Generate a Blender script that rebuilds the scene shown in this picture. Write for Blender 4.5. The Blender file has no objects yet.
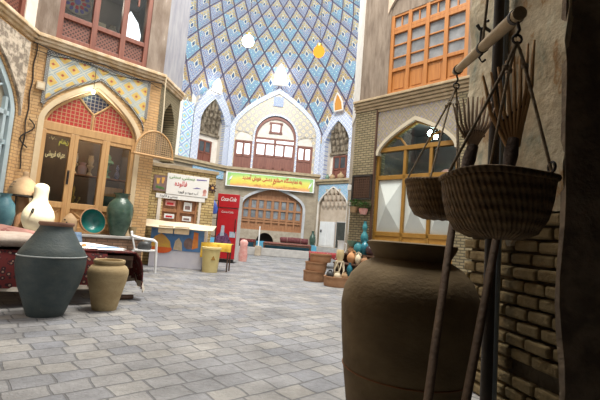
import bpy, bmesh, math, random
from mathutils import Vector, Matrix
random.seed(7)
PI = math.pi
sc = bpy.context.scene
COL = sc.collection

# ------------------------------------------------------------------ mesh helpers
class MB:
    def __init__(s):
        s.bm = bmesh.new()
        s.uv = None
    def face(s, pts):
        vs = [s.bm.verts.new(p) for p in pts]
        return s.bm.faces.new(vs)
    def box(s, x0, x1, y0, y1, z0, z1, M=None):
        c = [(x0, y0, z0), (x1, y0, z0), (x1, y1, z0), (x0, y1, z0), (x0, y0, z1), (x1, y0, z1), (x1, y1, z1), (x0, y1, z1)]
        if M is not None: c = [M @ Vector(p) for p in c]
        v = [s.bm.verts.new(p) for p in c]
        for f in ((0, 3, 2, 1), (4, 5, 6, 7), (0, 1, 5, 4), (1, 2, 6, 5), (2, 3, 7, 6), (3, 0, 4, 7)):
            s.bm.faces.new([v[i] for i in f])
        return s
    def prism(s, pts, y0, y1):           # polygon in the local x-z plane, extruded along y
        a = [s.bm.verts.new((p[0], y0, p[1])) for p in pts]
        b = [s.bm.verts.new((p[0], y1, p[1])) for p in pts]
        n = len(pts)
        s.bm.faces.new(a); s.bm.faces.new(b[::-1])
        for i in range(n):
            j = (i + 1) % n
            s.bm.faces.new((a[i], b[i], b[j], a[j]))
        return s
    def plan(s, pts, z0, z1):            # polygon in plan, extruded upwards
        a = [s.bm.verts.new((p[0], p[1], z0)) for p in pts]
        b = [s.bm.verts.new((p[0], p[1], z1)) for p in pts]
        n = len(pts)
        s.bm.faces.new(a[::-1]); s.bm.faces.new(b)
        for i in range(n):
            j = (i + 1) % n
            s.bm.faces.new((a[i], a[j], b[j], b[i]))
        return s
    def strip(s, lo, hi, y0, y1):        # solid between two polylines (same count) in x-z
        n = len(lo)
        V = [[s.bm.verts.new((p[0], y, p[1])) for p in pl] for pl in (lo, hi) for y in (y0, y1)]
        l0, l1, h0, h1 = V
        for i in range(n - 1):
            s.bm.faces.new((l0[i], l0[i + 1], h0[i + 1], h0[i]))
            s.bm.faces.new((l1[i + 1], l1[i], h1[i], h1[i + 1]))
            s.bm.faces.new((l0[i + 1], l0[i], l1[i], l1[i + 1]))
            s.bm.faces.new((h0[i], h0[i + 1], h1[i + 1], h1[i]))
        s.bm.faces.new((l0[0], h0[0], h1[0], l1[0]))
        s.bm.faces.new((l0[-1], l1[-1], h1[-1], h0[-1]))
        return s
    def lathe(s, prof, seg=28, M=None, sq=(1, 1)):
        rings = []
        for r, z in prof:
            if r < 1e-5:
                rings.append([s.bm.verts.new(M @ Vector((0, 0, z)) if M is not None else (0, 0, z))])
            else:
                rg = []
                for i in range(seg):
                    a = 2 * PI * i / seg
                    p = Vector((r * math.cos(a) * sq[0], r * math.sin(a) * sq[1], z))
                    rg.append(s.bm.verts.new(M @ p if M is not None else p))
                rings.append(rg)
        for A, B in zip(rings, rings[1:]):
            if len(A) == 1 and len(B) == 1: continue
            for i in range(seg):
                j = (i + 1) % seg
                if len(A) == 1: s.bm.faces.new((A[0], B[j], B[i]))
                elif len(B) == 1: s.bm.faces.new((A[i], A[j], B[0]))
                else: s.bm.faces.new((A[i], A[j], B[j], B[i]))
        return s
    def tube(s, path, r, seg=8, cap=True, flat=1.0):
        P = [Vector(p) for p in path]
        n = len(P)
        R = r if isinstance(r, (list, tuple)) else [r] * n
        T = []
        for i in range(n):
            d = P[min(i + 1, n - 1)] - P[max(i - 1, 0)]
            T.append(d.normalized())
        up = Vector((0, 0, 1)) if abs(T[0].z) < .9 else Vector((1, 0, 0))
        N = (up - T[0] * up.dot(T[0])).normalized()
        rings = []
        for i in range(n):
            N = (N - T[i] * N.dot(T[i])).normalized()
            B = T[i].cross(N)
            rings.append([s.bm.verts.new(P[i] + (N * math.cos(2 * PI * k / seg) * flat + B * math.sin(2 * PI * k / seg)) * R[i]) for k in range(seg)])
        for A, Bq in zip(rings, rings[1:]):
            for k in range(seg):
                j = (k + 1) % seg
                s.bm.faces.new((A[k], A[j], Bq[j], Bq[k]))
        if cap:
            s.bm.faces.new(rings[0][::-1]); s.bm.faces.new(rings[-1])
        return s
    def ring(s, c, R, r, M=None, seg=20, s2=8, axis='z'):
        pts = []
        for i in range(seg):
            a = 2 * PI * i / seg
            row = []
            for k in range(s2):
                b = 2 * PI * k / s2
                q = R + r * math.cos(b)
                p = Vector((q * math.cos(a), q * math.sin(a), r * math.sin(b)))
                if axis == 'x': p = Vector((p.z, p.x, p.y))
                if axis == 'y': p = Vector((p.x, p.z, p.y))
                row.append(s.bm.verts.new(p + Vector(c)))
            pts.append(row)
        for i in range(seg):
            A, B = pts[i], pts[(i + 1) % seg]
            for k in range(s2):
                j = (k + 1) % s2
                s.bm.faces.new((A[k], B[k], B[j], A[j]))
        return s
    def sheet(s, G, th=0.0):             # grid of points; th = thickness
        n, m = len(G), len(G[0])
        V = [[s.bm.verts.new(p) for p in row] for row in G]
        F = []
        for i in range(n - 1):
            for j in range(m - 1):
                F.append(s.bm.faces.new((V[i][j], V[i + 1][j], V[i + 1][j + 1], V[i][j + 1])))
        if th:
            s.bm.normal_update()
            W = [[s.bm.verts.new(v.co - v.normal * th) for v in row] for row in V]
            for i in range(n - 1):
                for j in range(m - 1):
                    s.bm.faces.new((W[i][j], W[i][j + 1], W[i + 1][j + 1], W[i + 1][j]))
            edge = [(i, 0) for i in range(n)] + [(n - 1, j) for j in range(1, m)] + [(i, m - 1) for i in range(n - 2, -1, -1)] + [(0, j) for j in range(m - 2, 0, -1)]
            for a, b in zip(edge, edge[1:] + edge[:1]):
                s.bm.faces.new((V[a[0]][a[1]], V[b[0]][b[1]], W[b[0]][b[1]], W[a[0]][a[1]]))
        return s
    def build(s, name, mat, parent=None, M=None, smooth=False, bevel=0, kind=None, fix=True):
        if fix: bmesh.ops.recalc_face_normals(s.bm, faces=s.bm.faces)
        me = bpy.data.meshes.new(name)
        s.bm.to_mesh(me); s.bm.free()
        me.materials.append(mat)
        if smooth:
            for p in me.polygons: p.use_smooth = True
            try: me.set_sharp_from_angle(angle=math.radians(50))
            except Exception: pass
        o = bpy.data.objects.new(name, me)
        COL.objects.link(o)
        if parent is not None: o.parent = parent
        if M is not None: o.matrix_world = M if parent is None else o.matrix_world; 
        if M is not None and parent is not None: o.matrix_basis = M
        if bevel:
            b = o.modifiers.new('bevel', 'BEVEL'); b.width = bevel; b.segments = 2; b.limit_method = 'ANGLE'
        if kind: o['kind'] = kind
        return o

def tag(o, label=None, cat=None, group=None, kind=None):
    if label: o['label'] = label
    if cat: o['category'] = cat
    if group: o['group'] = group
    if kind: o['kind'] = kind
    return o
def thing(name, label, cat, loc=(0, 0, 0), rz=0.0, group=None, M=None):
    o = bpy.data.objects.new(name, None); COL.objects.link(o)
    o.empty_display_size = .1
    if M is not None: o.matrix_basis = M
    else:
        o.location = loc; o.rotation_euler = (0, 0, rz)
    return tag(o, label, cat, group)
def setting(name, M=None):
    o = bpy.data.objects.new(name, None); COL.objects.link(o); o['kind'] = 'structure'
    if M is not None: o.matrix_basis = M
    return o
def copy_tree(o, parent=None):
    c = o.copy(); COL.objects.link(c)
    if parent is not None: c.parent = parent
    for ch in list(o.children): copy_tree(ch, c)
    return c
def T(x, y, z): return Matrix.Translation((x, y, z))
def RZ(a): return Matrix.Rotation(a, 4, 'Z')
def RX(a): return Matrix.Rotation(a, 4, 'X')
def RY(a): return Matrix.Rotation(a, 4, 'Y')
class Frame:                              # a wall's own frame: x along the wall, y out of it, z up
    def __init__(s, A, B):
        e = Vector((B[0] - A[0], B[1] - A[1], 0)).normalized()
        n = Vector((e.y, -e.x, 0))
        s.e, s.n, s.A = e, n, Vector((A[0], A[1], 0))
        s.len = math.hypot(B[0] - A[0], B[1] - A[1])
        # x = e, y = -n so that (x, y, z) stays right handed: depth y grows INTO the wall
        s.M = Matrix(((e.x, -n.x, 0, A[0]), (e.y, -n.y, 0, A[1]), (0, 0, 1, 0), (0, 0, 0, 1)))
    def pt(s, u, out=0.0, z=0.0): return s.A + s.e * u + s.n * out + Vector((0, 0, z))

def arch(c, w, zs, h, n=24, p=.58, kind='pointed'):   # polyline left to right over an arch
    out = []
    for i in range(n + 1):
        x = -math.cos(PI * i / n)
        z = (1 - abs(x)) ** p if kind == 'pointed' else math.sqrt(max(0, 1 - x * x))
        out.append((c + w * x, zs + h * z))
    return out
def wall_with_arch(mb, u0, u1, z0, z1, pts, y0, y1, zb=None):   # wall with an arched opening
    zb = z0 if zb is None else zb
    a, b = pts[0], pts[-1]
    mb.strip([p for p in pts], [(p[0], z1) for p in pts], y0, y1)
    mb.box(u0, a[0], y0, y1, z0, z1); mb.box(b[0], u1, y0, y1, z0, z1)
    if zb > z0: mb.box(a[0], b[0], y0, y1, z0, zb)
    if a[1] - zb > .001: pass
def arch_band(mb, c, w, zs, h, t, zb, y0, y1, p=.58, kind='pointed', n=24, tw=None):
    tw = t if tw is None else tw
    i = [(c - w, zb)] + arch(c, w, zs, h, n, p, kind) + [(c + w, zb)]
    o = [(c - w - tw, zb)] + arch(c, w + tw, zs, h + t * 1.2, n, p, kind) + [(c + w + tw, zb)]
    mb.strip(i, o, y0, y1)
def arch_fill(mb, c, w, zs, h, zb, y0, y1, p=.58, kind='pointed', n=24):
    mb.prism([(c - w, zb)] + arch(c, w, zs, h, n, p, kind) + [(c + w, zb)], y0, y1)

# ------------------------------------------------------------------ material helpers
def newmat(name):
    m = bpy.data.materials.new(name); m.use_nodes = True
    nt = m.node_tree
    return m, nt, nt.nodes['Principled BSDF']
def sock(x, i=0): return x if isinstance(x, bpy.types.NodeSocket) else x.outputs[i]
def math_(nt, op, a, b=None, c=None):
    n = nt.nodes.new('ShaderNodeMath'); n.operation = op
    for i, v in enumerate((a, b, c)):
        if v is None: continue
        if isinstance(v, (int, float)): n.inputs[i].default_value = v
        else: nt.links.new(sock(v), n.inputs[i])
    return n.outputs[0]
def coords(nt, kind='Object'):
    t = nt.nodes.new('ShaderNodeTexCoord'); s = nt.nodes.new('ShaderNodeSeparateXYZ')
    nt.links.new(t.outputs[kind], s.inputs[0]); return t.outputs[kind], s.outputs
def comb(nt, x, y, z=0.0):
    c = nt.nodes.new('ShaderNodeCombineXYZ')
    for i, v in enumerate((x, y, z)):
        if isinstance(v, (int, float)): c.inputs[i].default_value = v
        else: nt.links.new(v, c.inputs[i])
    return c.outputs[0]
def rgba(c): return (c[0], c[1], c[2], 1.0)
def ramp(nt, fac, stops, const=False):
    r = nt.nodes.new('ShaderNodeValToRGB')
    if const: r.color_ramp.interpolation = 'CONSTANT'
    el = r.color_ramp.elements
    while len(el) < len(stops): el.new(.5)
    for e, (p, c) in zip(el, stops):
        e.position = p; e.color = rgba(c)
    nt.links.new(fac, r.inputs[0]); return r.outputs[0]
def mix(nt, fac, a, b, mode='MIX'):
    m = nt.nodes.new('ShaderNodeMix'); m.data_type = 'RGBA'; m.blend_type = mode
    for k, v in ((0, fac), (6, a), (7, b)):
        if isinstance(v, (int, float)): m.inputs[k].default_value = v
        elif isinstance(v, tuple): m.inputs[k].default_value = rgba(v)
        else: nt.links.new(v, m.inputs[k])
    return m.outputs[2]
def noise(nt, vec, scale, detail=4, rough=.6):
    n = nt.nodes.new('ShaderNodeTexNoise')
    n.inputs['Scale'].default_value = scale; n.inputs['Detail'].default_value = detail; n.inputs['Roughness'].default_value = rough
    if vec is not None: nt.links.new(vec, n.inputs['Vector'])
    return n.outputs['Fac']
def vmul(nt, vec, s):
    n = nt.nodes.new('ShaderNodeVectorMath'); n.operation = 'MULTIPLY'
    nt.links.new(vec, n.inputs[0]); n.inputs[1].default_value = s; return n.outputs[0]
def bump(nt, bsdf, h, strength=.3, dist=.02):
    b = nt.nodes.new('ShaderNodeBump'); b.inputs['Strength'].default_value = strength; b.inputs['Distance'].default_value = dist
    nt.links.new(h, b.inputs['Height']); nt.links.new(b.outputs[0], bsdf.inputs['Normal'])
def setc(nt, bsdf, col, rough=.7, metal=0.0, spec=None):
    if isinstance(col, tuple): bsdf.inputs['Base Color'].default_value = rgba(col)
    else: nt.links.new(col, bsdf.inputs['Base Color'])
    bsdf.inputs['Roughness'].default_value = rough; bsdf.inputs['Metallic'].default_value = metal
    if spec is not None: bsdf.inputs['Specular IOR Level'].default_value = spec
def plain(name, c1, c2=None, rough=.75, scale=6, b=0.0, bs=30, metal=0.0, stretch=(1, 1, 1), lo=.35, hi=.65, c3=None, spec=None):
    m, nt, bs_ = newmat(name)
    v, _ = coords(nt)
    v = vmul(nt, v, stretch)
    if c2 is None: setc(nt, bs_, c1, rough, metal, spec)
    else:
        f = noise(nt, v, scale)
        st = [(lo, c1), (hi, c2)] + ([(min(.98, hi + .1), c3)] if c3 else [])
        setc(nt, bs_, ramp(nt, f, st), rough, metal, spec)
    if b: bump(nt, bs_, noise(nt, v, bs), b)
    return m
def brickmat(name, c1, c2, mortar, bw, bh, ms=.008, plane='xz', rot=0.0, rough=.85, b=.5, stain=.25, off=.5, dist=0.0):
    m, nt, bs_ = newmat(name)
    v, s = coords(nt)
    if plane == 'xz': vec = comb(nt, s[0], s[2])
    elif plane == 'yz': vec = comb(nt, s[1], s[2])
    else: vec = comb(nt, s[0], s[1])
    if rot:
        mp = nt.nodes.new('ShaderNodeVectorRotate'); mp.rotation_type = 'Z_AXIS'; mp.inputs['Angle'].default_value = rot
        nt.links.new(vec, mp.inputs['Vector']); vec = mp.outputs[0]
    if dist:
        n = nt.nodes.new('ShaderNodeTexNoise'); n.inputs['Scale'].default_value = 3.0
        nt.links.new(v, n.inputs['Vector'])
        a = nt.nodes.new('ShaderNodeVectorMath'); a.operation = 'MULTIPLY_ADD'
        nt.links.new(n.outputs['Color'], a.inputs[0]); a.inputs[1].default_value = (dist, dist, 0); nt.links.new(vec, a.inputs[2]); vec = a.outputs[0]
    t = nt.nodes.new('ShaderNodeTexBrick')
    t.inputs['Color1'].default_value = rgba(c1); t.inputs['Color2'].default_value = rgba(c2); t.inputs['Mortar'].default_value = rgba(mortar)
    t.inputs['Scale'].default_value = 1.0; t.inputs['Mortar Size'].default_value = ms; t.inputs['Mortar Smooth'].default_value = .3
    t.inputs['Brick Width'].default_value = bw; t.inputs['Row Height'].default_value = bh; t.offset = off; t.inputs['Bias'].default_value = 0
    nt.links.new(vec, t.inputs['Vector'])
    st = ramp(nt, noise(nt, v, 1.7), [(.35, (1 - stain,) * 3), (.65, (1, 1, 1))])
    col = mix(nt, 1.0, t.outputs['Color'], st, 'MULTIPLY')
    fine = ramp(nt, noise(nt, v, 25), [(.3, (.78, .78, .78)), (.7, (1, 1, 1))])
    col = mix(nt, 1.0, col, fine, 'MULTIPLY')
    setc(nt, bs_, col, rough)
    h = math_(nt, 'SUBTRACT', noise(nt, v, 40), math_(nt, 'MULTIPLY', t.outputs['Fac'], 1.6))
    bump(nt, bs_, h, b, .012)
    return m
def diamond(name, sx, sz, stops, rough=.45, plane='xz', speck=.1):   # lozenge tile pattern
    m, nt, bs_ = newmat(name)
    v, s = coords(nt)
    X = math_(nt, 'DIVIDE', s[0 if plane[0] == 'x' else 1], sx); Z = math_(nt, 'DIVIDE', s[2], sz)
    a = math_(nt, 'FRACT', math_(nt, 'ADD', X, Z)); b = math_(nt, 'FRACT', math_(nt, 'SUBTRACT', X, Z))
    d = math_(nt, 'MAXIMUM', math_(nt, 'ABSOLUTE', math_(nt, 'SUBTRACT', a, .5)), math_(nt, 'ABSOLUTE', math_(nt, 'SUBTRACT', b, .5)))
    col = ramp(nt, math_(nt, 'MULTIPLY', d, 2.0), stops, True)
    st = ramp(nt, noise(nt, v, 14), [(.3, (1 - speck * 2,) * 3), (.7, (1, 1, 1))])
    setc(nt, bs_, mix(nt, 1.0, col, st, 'MULTIPLY'), rough)
    return m
def gridmat(name, s, cell, bar, bw=.2, rough=.4, cell2=None):        # small square lattice in x-z
    m, nt, bs_ = newmat(name)
    v, c = coords(nt)
    a = math_(nt, 'FRACT', math_(nt, 'DIVIDE', c[0], s)); b = math_(nt, 'FRACT', math_(nt, 'DIVIDE', c[2], s))
    k = math_(nt, 'MAXIMUM', math_(nt, 'LESS_THAN', a, bw), math_(nt, 'LESS_THAN', b, bw))
    setc(nt, bs_, mix(nt, k, cell, bar), rough)
    bump(nt, bs_, k, .5, .01)
    return m
def emit(name, c, st, c2=None, scale=3):
    m, nt, bs_ = newmat(name)
    e = nt.nodes.new('ShaderNodeEmission'); e.inputs['Strength'].default_value = st
    if c2:
        v, _ = coords(nt); nt.links.new(ramp(nt, noise(nt, v, scale), [(.4, c), (.6, c2)]), e.inputs[0])
    else: e.inputs[0].default_value = rgba(c)
    nt.links.new(e.outputs[0], nt.nodes['Material Output'].inputs[0])
    return m
def glassmat(name, tint=(.9, .93, .93), refl=.12):
    m, nt, bs_ = newmat(name)
    t = nt.nodes.new('ShaderNodeBsdfTransparent'); t.inputs[0].default_value = rgba(tint)
    g = nt.nodes.new('ShaderNodeBsdfGlossy'); g.inputs['Roughness'].default_value = .03
    f = nt.nodes.new('ShaderNodeFresnel'); f.inputs[0].default_value = 1.5
    k = math_(nt, 'ADD', f.outputs[0], refl)
    x = nt.nodes.new('ShaderNodeMixShader'); nt.links.new(k, x.inputs[0]); nt.links.new(t.outputs[0], x.inputs[1]); nt.links.new(g.outputs[0], x.inputs[2])
    nt.links.new(x.outputs[0], nt.nodes['Material Output'].inputs[0])
    return m
SKY, E_OCU, E_ROOF, E_SUN, EXPO = .52, 520, 1150, 6500, 1.12
# ------------------------------------------------------------------ materials
m_floor = brickmat('stone_paving', (.285, .295, .325), (.40, .385, .36), (.20, .203, .212), .215, .18, .008, 'xy', -math.radians(41.8), .62, .8, .45, off=.22, dist=.055)
m_brick_l = brickmat('ochre_brick', (.70, .42, .18), (.78, .51, .25), (.46, .28, .14), .21, .062, .008)
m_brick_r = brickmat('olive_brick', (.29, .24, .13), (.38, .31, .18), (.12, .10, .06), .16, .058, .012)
m_brick_k = brickmat('kiosk_brick', (.62, .46, .19), (.74, .57, .28), (.30, .20, .09), .19, .068, .010)
m_brick_b = brickmat('beige_brick', (.42, .34, .24), (.50, .41, .30), (.36, .30, .22), .2, .06, .006, b=.2)
m_bench = brickmat('platform_brick', (.30, .17, .11), (.38, .23, .15), (.16, .11, .08), .2, .06, .008)
m_plaster = plain('old_plaster', (.46, .36, .27), (.55, .45, .35), .9, 4, .25, 25)
m_plaster_w = plain('pale_plaster', (.66, .60, .52), (.76, .70, .62), .9, 4, .15, 25)
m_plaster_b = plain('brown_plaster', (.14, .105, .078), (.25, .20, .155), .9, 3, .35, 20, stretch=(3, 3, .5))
m_pillar_g = plain('weathered_pillar', (.17, .125, .095), (.30, .245, .20), .9, 2.5, .3, 20, stretch=(2, 2, .6), c3=(.52, .48, .44))
m_carved = plain('carved_plaster', (.22, .18, .14), (.56, .48, .38), .9, 9, .9, 14, lo=.42, hi=.58)
m_hood = plain('dark_carved_plaster', (.10, .075, .05), (.30, .24, .17), .9, 5, .9, 14, lo=.40, hi=.62)  # darker and browner than the other carved plaster
m_pier = plain('peeling_plaster', (.70, .60, .42), (.62, .55, .40), .9, 3.5, .5, 22, c3=(.48, .32, .18), lo=.42, hi=.56)
def piermat():
    m, nt, b = newmat('peeling_plaster_patches')
    v, _ = coords(nt)
    n = noise(nt, vmul(nt, v, (1.6, 1.6, .9)), 3.2, 6, .62)
    c = ramp(nt, n, [(.30, (.36, .40, .33)), (.40, (.62, .57, .42)), (.48, (.72, .64, .47)), (.55, (.68, .60, .43)), (.60, (.50, .31, .15)), (.64, (.66, .56, .38)), (.74, (.74, .68, .54))])
    g = ramp(nt, noise(nt, v, 18, 5), [(.35, (.78, .76, .72)), (.6, (1, 1, 1))])
    setc(nt, b, mix(nt, 1.0, c, g, 'MULTIPLY'), .9); bump(nt, b, noise(nt, v, 12, 6), .6, .03); return m
m_pier = piermat()
m_cornice = plain('cornice_mortar', (.33, .25, .15), (.46, .36, .23), .9, 5, .4, 30)
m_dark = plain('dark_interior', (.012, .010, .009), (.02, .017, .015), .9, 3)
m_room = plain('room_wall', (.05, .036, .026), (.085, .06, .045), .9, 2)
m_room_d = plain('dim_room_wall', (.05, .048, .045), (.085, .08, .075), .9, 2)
m_blue_trim = diamond('blue_tile_border', .26, .26, [(0, (.85, .82, .68)), (.3, (.32, .38, .62)), (.62, (.55, .62, .80)), (.85, (.82, .80, .72))])
m_lattice = diamond('cream_lattice_tile', .42, .42, [(0, (.60, .48, .28)), (.22, (.72, .60, .40)), (.70, (.30, .31, .38)), (.88, (.66, .56, .40))])
m_spandrel = diamond('yellow_lozenge_tile', .36, .34, [(0, (.40, .08, .04)), (.18, (.66, .46, .12)), (.66, (.58, .62, .58)), (.76, (.28, .36, .40)), (.9, (.62, .62, .52))])
m_spandrel_r = diamond('faded_lozenge_tile', .22, .26, [(0, (.30, .28, .36)), (.3, (.36, .30, .19)), (.6, (.24, .23, .25)), (.8, (.38, .32, .21))])
m_checker = diamond('black_white_border', .05, .05, [(0, (.75, .72, .62)), (.5, (.06, .06, .07))])
m_strip = diamond('turquoise_strip_tile', .6, .6, [(0, (.75, .60, .22)), (.25, (.28, .55, .70)), (.6, (.75, .78, .72)), (.85, (.25, .36, .62))])
m_frieze = diamond('sky_blue_frieze_tile', .4, .3, [(0, (.70, .66, .50)), (.2, (.25, .50, .66)), (.7, (.32, .42, .62)), (.88, (.52, .62, .70))])
m_wood_t = plain('tan_painted_wood', (.48, .27, .11), (.58, .35, .15), .5, 3, .1, 40, stretch=(6, 6, .6))
m_wood_o = plain('orange_wood', (.34, .125, .027), (.43, .175, .042), .45, 3, .1, 40, stretch=(7, 7, .5))
m_wood_b = plain('red_brown_wood', (.17, .055, .035), (.24, .085, .055), .5, 3, .1, 40, stretch=(6, 6, .6))
m_wood_m = plain('medium_brown_wood', (.30, .13, .055), (.40, .19, .085), .5, 3, .1, 40, stretch=(6, 6, .6))
m_wood_d = plain('dark_brown_wood', (.07, .035, .02), (.12, .06, .035), .6, 3, .2, 40, stretch=(6, 6, .6))
m_ochre = plain('ochre_painted_metal', (.25, .125, .016), (.32, .165, .028), .45, 3)
m_bluepaint = plain('pale_blue_paint', (.36, .46, .50), (.46, .56, .60), .5, 4)
m_white_sheet = plain('white_sheet_metal', (.55, .60, .58), (.64, .68, .65), .35, 2, .05, 10)
m_redlat = gridmat('red_glass_lattice', .078, (.42, .028, .02), (.45, .26, .13), .2)
m_bluelat = gridmat('blue_glass_lattice', .075, (.02, .022, .055), (.34, .26, .20), .2)
m_dlat = diamond('carved_lattice_panel', .085, .085, [(0, (.05, .018, .012)), (.62, (.27, .11, .075)), (.85, (.17, .06, .042))])
m_glass = glassmat('window_glass', refl=-.022)
m_glass_dark = plain('dim_window_pane', (.05, .055, .06), (.10, .105, .11), .12, 2)
m_glass_grey = plain('grey_window_pane', (.16, .17, .18), (.28, .29, .30), .1, 3)
m_day = emit('daylit_pane_and_reflection', (.92, .96, 1.0), 1.35)
m_day_soft = emit('daylit_arch_opening', (.95, .98, 1.0), 4.0)
m_amber = emit('amber_lit_pane', (.9, .42, .10), .45)
m_stone = plain('stone_wall', (.34, .28, .21), (.46, .39, .30), .9, 5, .4, 18)
m_step = plain('pale_stone_step', (.38, .36, .34), (.48, .46, .43), .85, 5, .2, 25)
m_iron = plain('dark_iron', (.03, .027, .025), (.06, .05, .045), .6, 12, .2, 60, metal=.6)
m_black = plain('black_paint', (.012, .012, .013), None, .5)
m_white = plain('white_paint', (.70, .70, .69), (.76, .76, .75), .5, 5)
m_white_p = plain('white_plastic', (.72, .73, .73), None, .35)

def dome_material():
    m, nt, b = newmat('dome_kite_tiles')
    uv = nt.nodes.new('ShaderNodeUVMap'); uv.uv_map = 'UVMap'
    s = nt.nodes.new('ShaderNodeSeparateXYZ'); nt.links.new(uv.outputs[0], s.inputs[0])
    U, V = s.outputs[0], s.outputs[1]
    du = math_(nt, 'ABSOLUTE', math_(nt, 'MULTIPLY_ADD', U, 2, -1)); dv = math_(nt, 'ABSOLUTE', math_(nt, 'MULTIPLY_ADD', V, 2, -1))
    d = math_(nt, 'ADD', du, dv)
    X = math_(nt, 'MULTIPLY', U, 4.0); Z = math_(nt, 'MULTIPLY', V, 6.0)
    a = math_(nt, 'FRACT', math_(nt, 'ADD', X, Z)); c = math_(nt, 'FRACT', math_(nt, 'SUBTRACT', X, Z))
    q = math_(nt, 'MULTIPLY', math_(nt, 'MAXIMUM', math_(nt, 'ABSOLUTE', math_(nt, 'SUBTRACT', a, .5)), math_(nt, 'ABSOLUTE', math_(nt, 'SUBTRACT', c, .5))), 2.0)
    geo, g = coords(nt)
    low = ramp(nt, math_(nt, 'DIVIDE', g[2], 14.0), [(.66, (1, 1, 1)), (.80, (0, 0, 0))])
    warm = ramp(nt, q, [(0, (.22, .15, .05)), (.35, (.48, .33, .13)), (.8, (.22, .20, .20))], True)
    pale = ramp(nt, q, [(0, (.22, .16, .07)), (.35, (.52, .40, .20)), (.8, (.18, .25, .32))], True)
    top = mix(nt, low, pale, warm)
    blue = ramp(nt, q, [(0, (.62, .66, .62)), (.3, (.12, .33, .46)), (.7, (.38, .54, .60)), (.88, (.15, .17, .36))], True)
    purp = ramp(nt, q, [(0, (.58, .52, .38)), (.3, (.17, .20, .38)), (.7, (.36, .40, .48))], True)
    bot = mix(nt, ramp(nt, noise(nt, geo, .6), [(.45, (0, 0, 0)), (.52, (1, 1, 1))]), blue, purp)
    k = math_(nt, 'GREATER_THAN', V, .52)
    col = mix(nt, k, bot, top)
    cen = ramp(nt, d, [(0, (.06, .12, .24)), (.16, (.74, .70, .58)), (.24, (0, 0, 0))], True)
    col = mix(nt, math_(nt, 'LESS_THAN', d, .24), col, cen)
    upper = math_(nt, 'MULTIPLY', math_(nt, 'GREATER_THAN', V, .5), .09)
    col = mix(nt, math_(nt, 'GREATER_THAN', math_(nt, 'ADD', d, upper), .93), col, (.13, .12, .24))  # wider dark band on upper edges paints the relief's shadow
    col = mix(nt, math_(nt, 'GREATER_THAN', d, .91), col, (.42, .38, .30))
    col = mix(nt, math_(nt, 'GREATER_THAN', d, .92), col, (.07, .055, .09))
    setc(nt, b, col, .4)
    return m
m_dome = dome_material()

# ------------------------------------------------------------------ the setting: floor
mb = MB(); mb.box(-12, 12, -4, 30, -.2, 0); mb.build('floor', m_floor, kind='structure')

# frames of the walls
L = Frame((-5.28, 7.33), (-3.4, 9.01)); LL = Frame((-5.15, 5.0), (-5.28, 7.33)); L2 = Frame((-3.4, 9.01), (-3.3, 10.15))
R = Frame((1.0, 10.15), (4.0, 7.06)); K = Frame((-4.3, 22.0), (3.2, 22.7)); LB = Frame((-6.44, 19.74), (-4.3, 22.0)); RB = Frame((.95, 22.45), (3.15, 20.25))
KI = Frame((-3.6, 9.67), (-2.15, 10.44)); PR = Frame((1.23, 2.95), (1.40, 2.10))

# ---- left shop front
mb = MB()
pts = arch(1.22, .90, 2.80, .92)
wall_with_arch(mb, 0, 2.52, 0, 4.28, pts, 0, .35, zb=.66)
mb.build('wall_left', m_brick_l, M=L.M, kind='structure')
mb = MB(); lo = arch(1.25, .97, 3.02, .86); mb.strip([(u, max(z, 3.22)) for u, z in lo], [(u, 4.10) for u, z in lo], -.02, .0)
mb.build('trim_1', m_spandrel, M=L.M, kind='structure')
mb = MB(); mb.box(.24, .30, -.03, 0, 3.1, 4.16); mb.box(2.2, 2.26, -.03, 0, 3.3, 4.16); mb.box(.24, 2.26, -.03, 0, 4.10, 4.16)
lo = arch(1.25, .97, 3.0, .86); mb.strip(lo, [(u, z + .05) for u, z in lo], -.03, 0)
mb.build('trim_2', m_checker, M=L.M, kind='structure')
mb = MB(); arch_band(mb, 1.22, .88, 2.80, .90, .10, .66, -.015, .2); mb.build('trim_3', plain('cream_reveal', (.62, .48, .30), (.70, .56, .36), .7, 4), M=L.M, kind='structure')
# shop interior
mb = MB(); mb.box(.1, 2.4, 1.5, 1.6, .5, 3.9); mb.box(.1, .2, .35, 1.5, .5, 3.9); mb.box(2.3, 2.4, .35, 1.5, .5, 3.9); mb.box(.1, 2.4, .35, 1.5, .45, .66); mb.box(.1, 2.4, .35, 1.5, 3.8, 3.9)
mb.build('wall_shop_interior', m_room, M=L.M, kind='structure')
# fanlight: red lattice, blue lozenge, tan ribs
w = setting('window_1', L.M)
mb = MB(); mb.prism([(.36, 2.80)] + [p for p in arch(1.22, .86, 2.80, .86) if p[0] < .88] + [(.90, 3.42), (1.0, 3.30), (1.18, 3.13), (1.18, 2.80)], .10, .13); mb.build('red_pane', m_redlat, w)
mb = MB(); mb.prism([(1.24, 2.80), (1.24, 3.13), (1.42, 3.30), (1.53, 3.42)] + [p for p in arch(1.22, .86, 2.80, .86) if p[0] > 1.55] + [(2.08, 2.80)], .10, .13); mb.build('red_pane', m_redlat, w)
mb = MB(); mb.prism([(1.21, 3.14), (1.02, 3.31), (.92, 3.43)] + [p for p in arch(1.22, .86, 2.80, .86) if .95 < p[0] < 1.49] + [(1.52, 3.43), (1.41, 3.31)], .12, .14); mb.build('blue_pane', m_bluelat, w)
mb = MB()
arch_band(mb, 1.22, .83, 2.78, .82, .05, 2.72, .06, .16)
mb.tube([(1.21, .10, 2.74), (1.21, .10, 3.14)], .025); mb.tube([(1.21, .10, 3.13), (1.05, .10, 3.27), (.88, .10, 3.46)], .025); mb.tube([(1.21, .10, 3.13), (1.37, .10, 3.27), (1.55, .10, 3.46)], .025)
mb.box(.34, 2.10, .04, .18, 2.64, 2.80)
mb.build('window_frame', m_wood_t, w, bevel=.008)
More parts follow.
